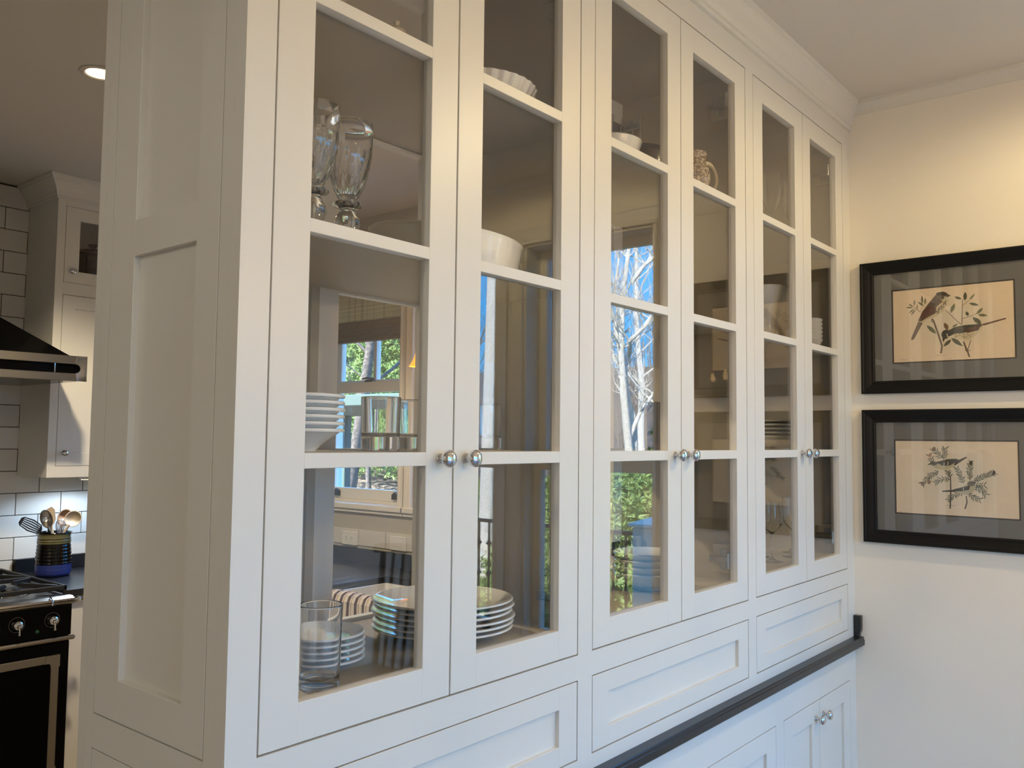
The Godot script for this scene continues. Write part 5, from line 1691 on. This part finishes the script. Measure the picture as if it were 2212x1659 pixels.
func outside() -> void:
	var rg := RandomNumberGenerator.new()
	rg.seed = 77
	var mb := MB.new()
	var xs := []
	for i in 44: xs.append(WX + 0.2 + 120.0 * pow(i / 43.0, 1.7))
	for i in 43:
		for k in 60:
			var z0 := -95.0 + 190.0 * k / 60.0
			var z1 := -95.0 + 190.0 * (k + 1) / 60.0
			var a := Vector3(xs[i], ground_y(xs[i], z0), z0)
			var b := Vector3(xs[i + 1], ground_y(xs[i + 1], z0), z0)
			var c := Vector3(xs[i + 1], ground_y(xs[i + 1], z1), z1)
			var d := Vector3(xs[i], ground_y(xs[i], z1), z1)
			var nn := (d - a).cross(b - a).normalized()
			if nn.y < 0: nn = -nn
			mb.quad(a, b, c, d, nn)
	var g := struct("ground", mb, M.leaf_litter)
	g.set_meta("label", "leaf-strewn hillside outside the windows")
	mb = MB.new()
	mb.box(Vector3(-30, -1.7, ZB + 0.2), Vector3(WX + 0.3, -1.5, 60))
	var lawn := struct("ground", mb, M.leaf_litter)
	# deck with its boards, posts and iron railing
	var t := thing("deck", "weathered wooden deck outside the dining room windows", "deck", Vector3(4.4, -0.06, 3.0))
	mb = MB.new()
	mb.box(Vector3(WX + 0.18, -0.25, 0.3), Vector3(5.72, -0.065, 8.0))
	part("joists", mb, M.deck_wood, t)
	for k in 18:
		mb = MB.new()
		var x := WX + 0.19 + 0.14 * k
		mb.box(Vector3(x, -0.064, 0.3), Vector3(x + 0.134, -0.038, 8.0), 0.003)
		part("board", mb, M.deck_wood, t)
	var rx := 5.55
	t = thing("deck_railing", "black iron deck railing with knuckled balusters mirrored in the cabinet glass", "railing", Vector3(rx, 0, 4.5))
	mb = MB.new()
	mb.box(Vector3(rx - 0.02, 0.872, 2.335), Vector3(rx + 0.02, 0.90, 8.0), 0.004)
	mb.box(Vector3(rx - 0.015, 0.06, 2.335), Vector3(rx + 0.015, 0.085, 8.0), 0.003)
	part("rail", mb, M.iron, t)
	for k in 50:
		var z := 2.435 + 0.1115 * k
		mb = MB.new()
		mb.box(Vector3(rx - 0.007, 0.085, z - 0.007), Vector3(rx + 0.007, 0.874, z + 0.007))
		for y: float in [0.70, 0.45]:
			mb.lathe(P([0.006, -0.035, 0.013, -0.025, 0.013, -0.014, 0.024, -0.006, 0.026, 0, 0.024, 0.006, 0.013, 0.014, 0.013, 0.025, 0.006, 0.035]), 10, at_base(Vector3(rx, y, z)))
		part("baluster", mb, M.iron, t)
	t = thing("deck_post", "white capped deck post mirrored in the middle cabinet glass", "post", Vector3(rx, -0.04, 2.23))
	mb = MB.new()
	mb.box(Vector3(rx - 0.08, -0.0375, 2.12), Vector3(rx + 0.08, 0.945, 2.33), 0.004)
	part("shaft", mb, M.outdoor_white, t)
	mb = MB.new()
	mb.box(Vector3(rx - 0.105, 0.945, 2.095), Vector3(rx + 0.105, 0.968, 2.355), 0.003)
	var ap := Vector3(rx, 1.015, 2.225)
	var cn := [Vector3(rx - 0.105, 0.968, 2.095), Vector3(rx + 0.105, 0.968, 2.095), Vector3(rx + 0.105, 0.968, 2.355), Vector3(rx - 0.105, 0.968, 2.355)]
	for i in 4:
		var nn: Vector3 = (cn[(i + 1) % 4] - cn[i]).cross(ap - cn[i]).normalized()
		if nn.y < 0: nn = -nn
		mb.tri(cn[i], cn[(i + 1) % 4], ap, nn, nn, nn)
	part("cap", mb, M.outdoor_white, t)
	# flat-roofed pavilion seen through the kitchen window
	t = thing("pavilion", "pale flat-roofed open pavilion outside the kitchen window", "pavilion", Vector3(8.2, -1.0, -7.8))
	mb = MB.new()
	mb.box(Vector3(6.5, 1.93, -10.5), Vector3(9.6, 2.06, -5.6), 0.01)
	part("roof", mb, M.pavilion_paint, t)
	for p: Array in [[6.62, -5.85], [9.4, -5.85], [9.4, -10.3]]:
		mb = MB.new()
		mb.box(Vector3(p[0] - 0.07, -1.6, p[1] - 0.07), Vector3(p[0] + 0.07, 1.93, p[1] + 0.07), 0.01)
		part("post", mb, M.pavilion_paint, t)
	# --- trees mirrored in the cabinet: W(z, y, k) is the point k times as far as the window wall
	var W := func(z: float, y: float, k: float) -> Vector3: return Vector3(WX * k, 1.567 + (y - 1.567) * k, -1.0 + (z + 1.0) * k)
	var k := 4.0
	mb = MB.new()
	var limbs := [[[0.915, 0.85], [0.910, 1.40], [0.908, 1.552], [0.915, 1.666], [0.931, 1.743], [0.925, 1.858], [0.944, 2.053], [0.962, 2.133], [0.985, 2.30], [1.01, 2.5]], [[0.888, 0.85], [0.893, 1.40], [0.897, 1.60], [0.893, 1.761], [0.894, 1.934], [0.890, 2.146], [0.881, 2.319], [0.87, 2.52]], [[0.892, 1.93], [0.854, 1.97], [0.80, 2.02], [0.765, 2.09], [0.72, 2.22]], [[0.90, 1.56], [0.865, 1.68], [0.815, 1.76], [0.77, 1.85], [0.70, 2.0]], [[0.928, 1.80], [0.962, 1.879], [0.99, 1.96], [1.04, 2.06]], [[0.950, 2.08], [0.925, 2.20], [0.915, 2.32], [0.93, 2.45]], [[0.885, 2.22], [0.84, 2.30], [0.79, 2.34], [0.74, 2.36]]]
	var rr := [[0.090, 0.028], [0.085, 0.026], [0.046, 0.016], [0.040, 0.014], [0.030, 0.012], [0.026, 0.010], [0.040, 0.03]]
	var tr := thing("forked_tree", "pale twin-stemmed bare tree mirrored in the third cabinet door", "tree", W.call(0.9, 0.8, k))
	for i in limbs.size():
		var pts := []
		for j in limbs[i].size():
			var w: Array = limbs[i][j]
			pts.append(W.call(w[0], w[1], k) + Vector3(0.25 * sin(i * 2.1 + j * 0.6), 0, 0) * (0.0 if j == 0 else 1.0))
		limb(mb, pts, rr[i][0], rr[i][1], 10)
		for j in range(1 if i > 1 else 4, pts.size()):
			for q in 3:
				var a := rg.randf() * TAU
				twigs(mb, rg, pts[j], Vector3(cos(a), 0.8, sin(a)).normalized(), rg.randf_range(0.35, 0.8), 0.014, 2)
	part("branches", mb, M.bark, tr)
	k = 3.2
	tr = thing("pale_tree", "stout pale trunk mirrored in the second cabinet door", "tree", W.call(1.66, 0.6, k))
	mb = MB.new()
	var tp := []
	for i in 9: tp.append(W.call(1.676 - 0.052 * i / 8.0, 0.5 + 2.6 * i / 8.0, k))
	limb(mb, tp, 0.135, 0.075, 14)
	for i in 14:
		var a := rg.randf() * TAU
		twigs(mb, rg, tp[5].lerp(tp[8], rg.randf()), Vector3(cos(a), 0.6, sin(a)).normalized(), rg.randf_range(0.8, 1.6), 0.03, 2)
	part("branches", mb, M.bark, tr)
	# more bare trees behind
	var spots := [[14.5, 12.6, 9, 0.10], [23.0, 12.2, 11, 0.14], [21.0, 19.0, 10, 0.13], [31.0, 17.5, 13, 0.17], [30.0, 26.0, 12, 0.15]]
	for i in spots.size():
		var s: Array = spots[i]
		var b := Vector3(s[0], ground_y(s[0], s[1]) - 0.1, s[1])
		mb = MB.new()
		bare_tree(mb, rg, b, s[2], s[3], Vector3(rg.randf_range(-0.4, 0.4), 0, rg.randf_range(-0.6, 0.6)))
		solo("bare_tree", mb, M.bark if i % 2 else M.bark_dark, b, ["slim leafless tree close behind the stout pale trunk", "dark leafless tree behind the forked pale tree", "leafless tree far left of the stout pale trunk", "tallest leafless tree, on the rising hillside", "leafless tree farthest up the hill beside the woods"][i], "tree", "bare trees beyond the deck")
	# far woods on the hill
	mb = MB.new()
	var rw := RandomNumberGenerator.new()
	rw.seed = 4
	bare_tree(mb, rw, Vector3.ZERO, 8.0, 0.10, Vector3(0.3, 0, 0.2), 1, 5)
	var wm := mb.mesh()
	var mm := MultiMesh.new()
	mm.transform_format = MultiMesh.TRANSFORM_3D
	mm.mesh = wm
	mm.instance_count = 1800
	for i in 1800:
		var x := rg.randf_range(27, 88)
		var z: float = (x / WX) * rg.randf_range(-5.0, 3.4)
		mm.set_instance_transform(i, Transform3D(Basis(Vector3.UP, rg.randf() * TAU).scaled(Vector3.ONE * rg.randf_range(0.28, 0.52)), Vector3(x, ground_y(x, z) - 0.2, z)))
	var mi := MultiMeshInstance3D.new()
	mi.multimesh = mm
	mi.material_override = M.bark_dark
	mi.name = "hillside_woods"
	mi.set_meta("kind", "stuff")
	tag(mi, "bare grey woods covering the far hillside", "woods")
	add_child(mi)
	# leaf clusters
	var lm := MB.new()
	for i in 16:
		var d := Vector3(rw.randf_range(-1, 1), rw.randf_range(-0.6, 1), rw.randf_range(-1, 1)).normalized()
		var sd := d.cross(Vector3(rw.randf(), rw.randf(), rw.randf())).normalized() * 0.022
		var nn := sd.cross(d).normalized()
		lm.tri(d * 0.02 - sd, d * 0.02 + sd, d * 0.17, nn, nn, nn)
		lm.tri(d * 0.02 - sd, d * 0.02 + sd, d * 0.10 + sd * 2.0, nn, nn, nn)
	var lmesh := lm.mesh()
	# evergreens: [x, z, height, radius, needles?]
	var ev := [[14.0, 6.55, 4.1, 1.5, 1], [10.5, 5.3, 2.7, 1.5, 0], [11.8, 7.6, 2.5, 1.4, 0], [10.6, 6.9, 1.9, 1.3, 0], [13.2, 10.2, 2.3, 1.5, 0], [10.0, 8.9, 1.9, 1.1, 0], [12.5, 5.2, 2.6, 1.4, 1], [9.4, 6.0, 1.5, 0.9, 0], [12.2, 12.6, 3.0, 1.3, 1], [16.0, -15.6, 7.5, 3.0, 1], [18.5, -21.5, 7.0, 3.2, 1], [20.0, -17.5, 9.5, 3.4, 1], [18.5, -10.6, 8.0, 2.6, 1], [24.0, -27.5, 9.0, 3.6, 1], [15.0, -11.0, 6.5, 2.2, 0]]
	var evl := ["tallest evergreen beside the forked pale tree", "rounded green shrub nearest the white deck post", "leafy green shrub behind the deck railing beside the forked tree", "low leafy shrub just past the deck railing", "broad shrub beside the slim leafless tree", "low shrub at the foot of the stout pale trunk", "short evergreen behind the white deck post", "smallest shrub right against the deck railing", "narrow evergreen left of the slim leafless tree", "bright evergreen filling the middle of the kitchen window view", "broad evergreen at the left of the kitchen window view", "tallest evergreen behind the others outside the kitchen window", "evergreen at the right of the kitchen window view", "farthest evergreen on the slope outside the kitchen window", "leafy rounded tree nearest the pavilion outside the kitchen"]
	for i in ev.size():
		var s: Array = ev[i]
		var b := Vector3(s[0], ground_y(s[0], s[1]) - 0.05, s[1])
		var far: bool = s[1] < -5.0
		t = thing("pine_tree" if s[4] else "evergreen_shrub", evl[i], "tree" if s[4] else "shrub", b, "evergreens outside the kitchen window" if far else ("evergreens mirrored in the glass" if s[4] else "green shrubs below the deck"))
		mb = MB.new()
		limb(mb, [b, b + Vector3(0.1, s[2] * 0.5, 0.05), b + Vector3(0.05, s[2] * 0.95, 0)], 0.05 + 0.012 * s[2], 0.02, 8)
		part("trunk", mb, M.bark_dark, t)
		var hgt: float = s[2]
		var rad: float = s[3]
		var con: bool = s[4]
		var lowest := 0.03
		foliage(t, rg, int(1500 * rad * sqrt(hgt)), lmesh, M.needles if con else M.bush_leaf, func(q: RandomNumberGenerator) -> Vector3:
			var kk := lowest + (0.98 - lowest) * q.randf()
			var env := rad * (pow(1.0 - kk, 0.7) * 0.95 + 0.06) if con else rad * sqrt(maxf(0.02, 1.0 - pow(absf(kk - 0.42) / 0.6, 2.0)))
			if con: env *= 0.65 + 0.35 * absf(sin(kk * hgt * 4.0))
			var a := q.randf() * TAU
			var rr2 := env * sqrt(q.randf_range(0.25, 1.0))
			return b + Vector3(rr2 * cos(a), hgt * kk + 0.1 * q.randf(), rr2 * sin(a)))
	# leaning trunks outside the kitchen window
	var lt := [[11.2, -12.6, 9.0, 0.14, 0.9], [13.2, -14.0, 7.0, 0.07, -0.4], [15.6, -16.2, 6.0, 0.06, 1.1]]
	for i in lt.size():
		var s: Array = lt[i]
		var b := Vector3(s[0], ground_y(s[0], s[1]) - 0.1, s[1])
		mb = MB.new()
		bare_tree(mb, rg, b, s[2], s[3], Vector3(0.3, 0, s[4] * 1.6))
		solo("leaning_tree", mb, M.bark_shaded, b, ["thick leaning trunk outside the left part of the kitchen window", "thin forked trunk in the middle of the kitchen window view", "slim pale leaning stem low outside the kitchen window"][i], "tree", "trunks outside the kitchen window")
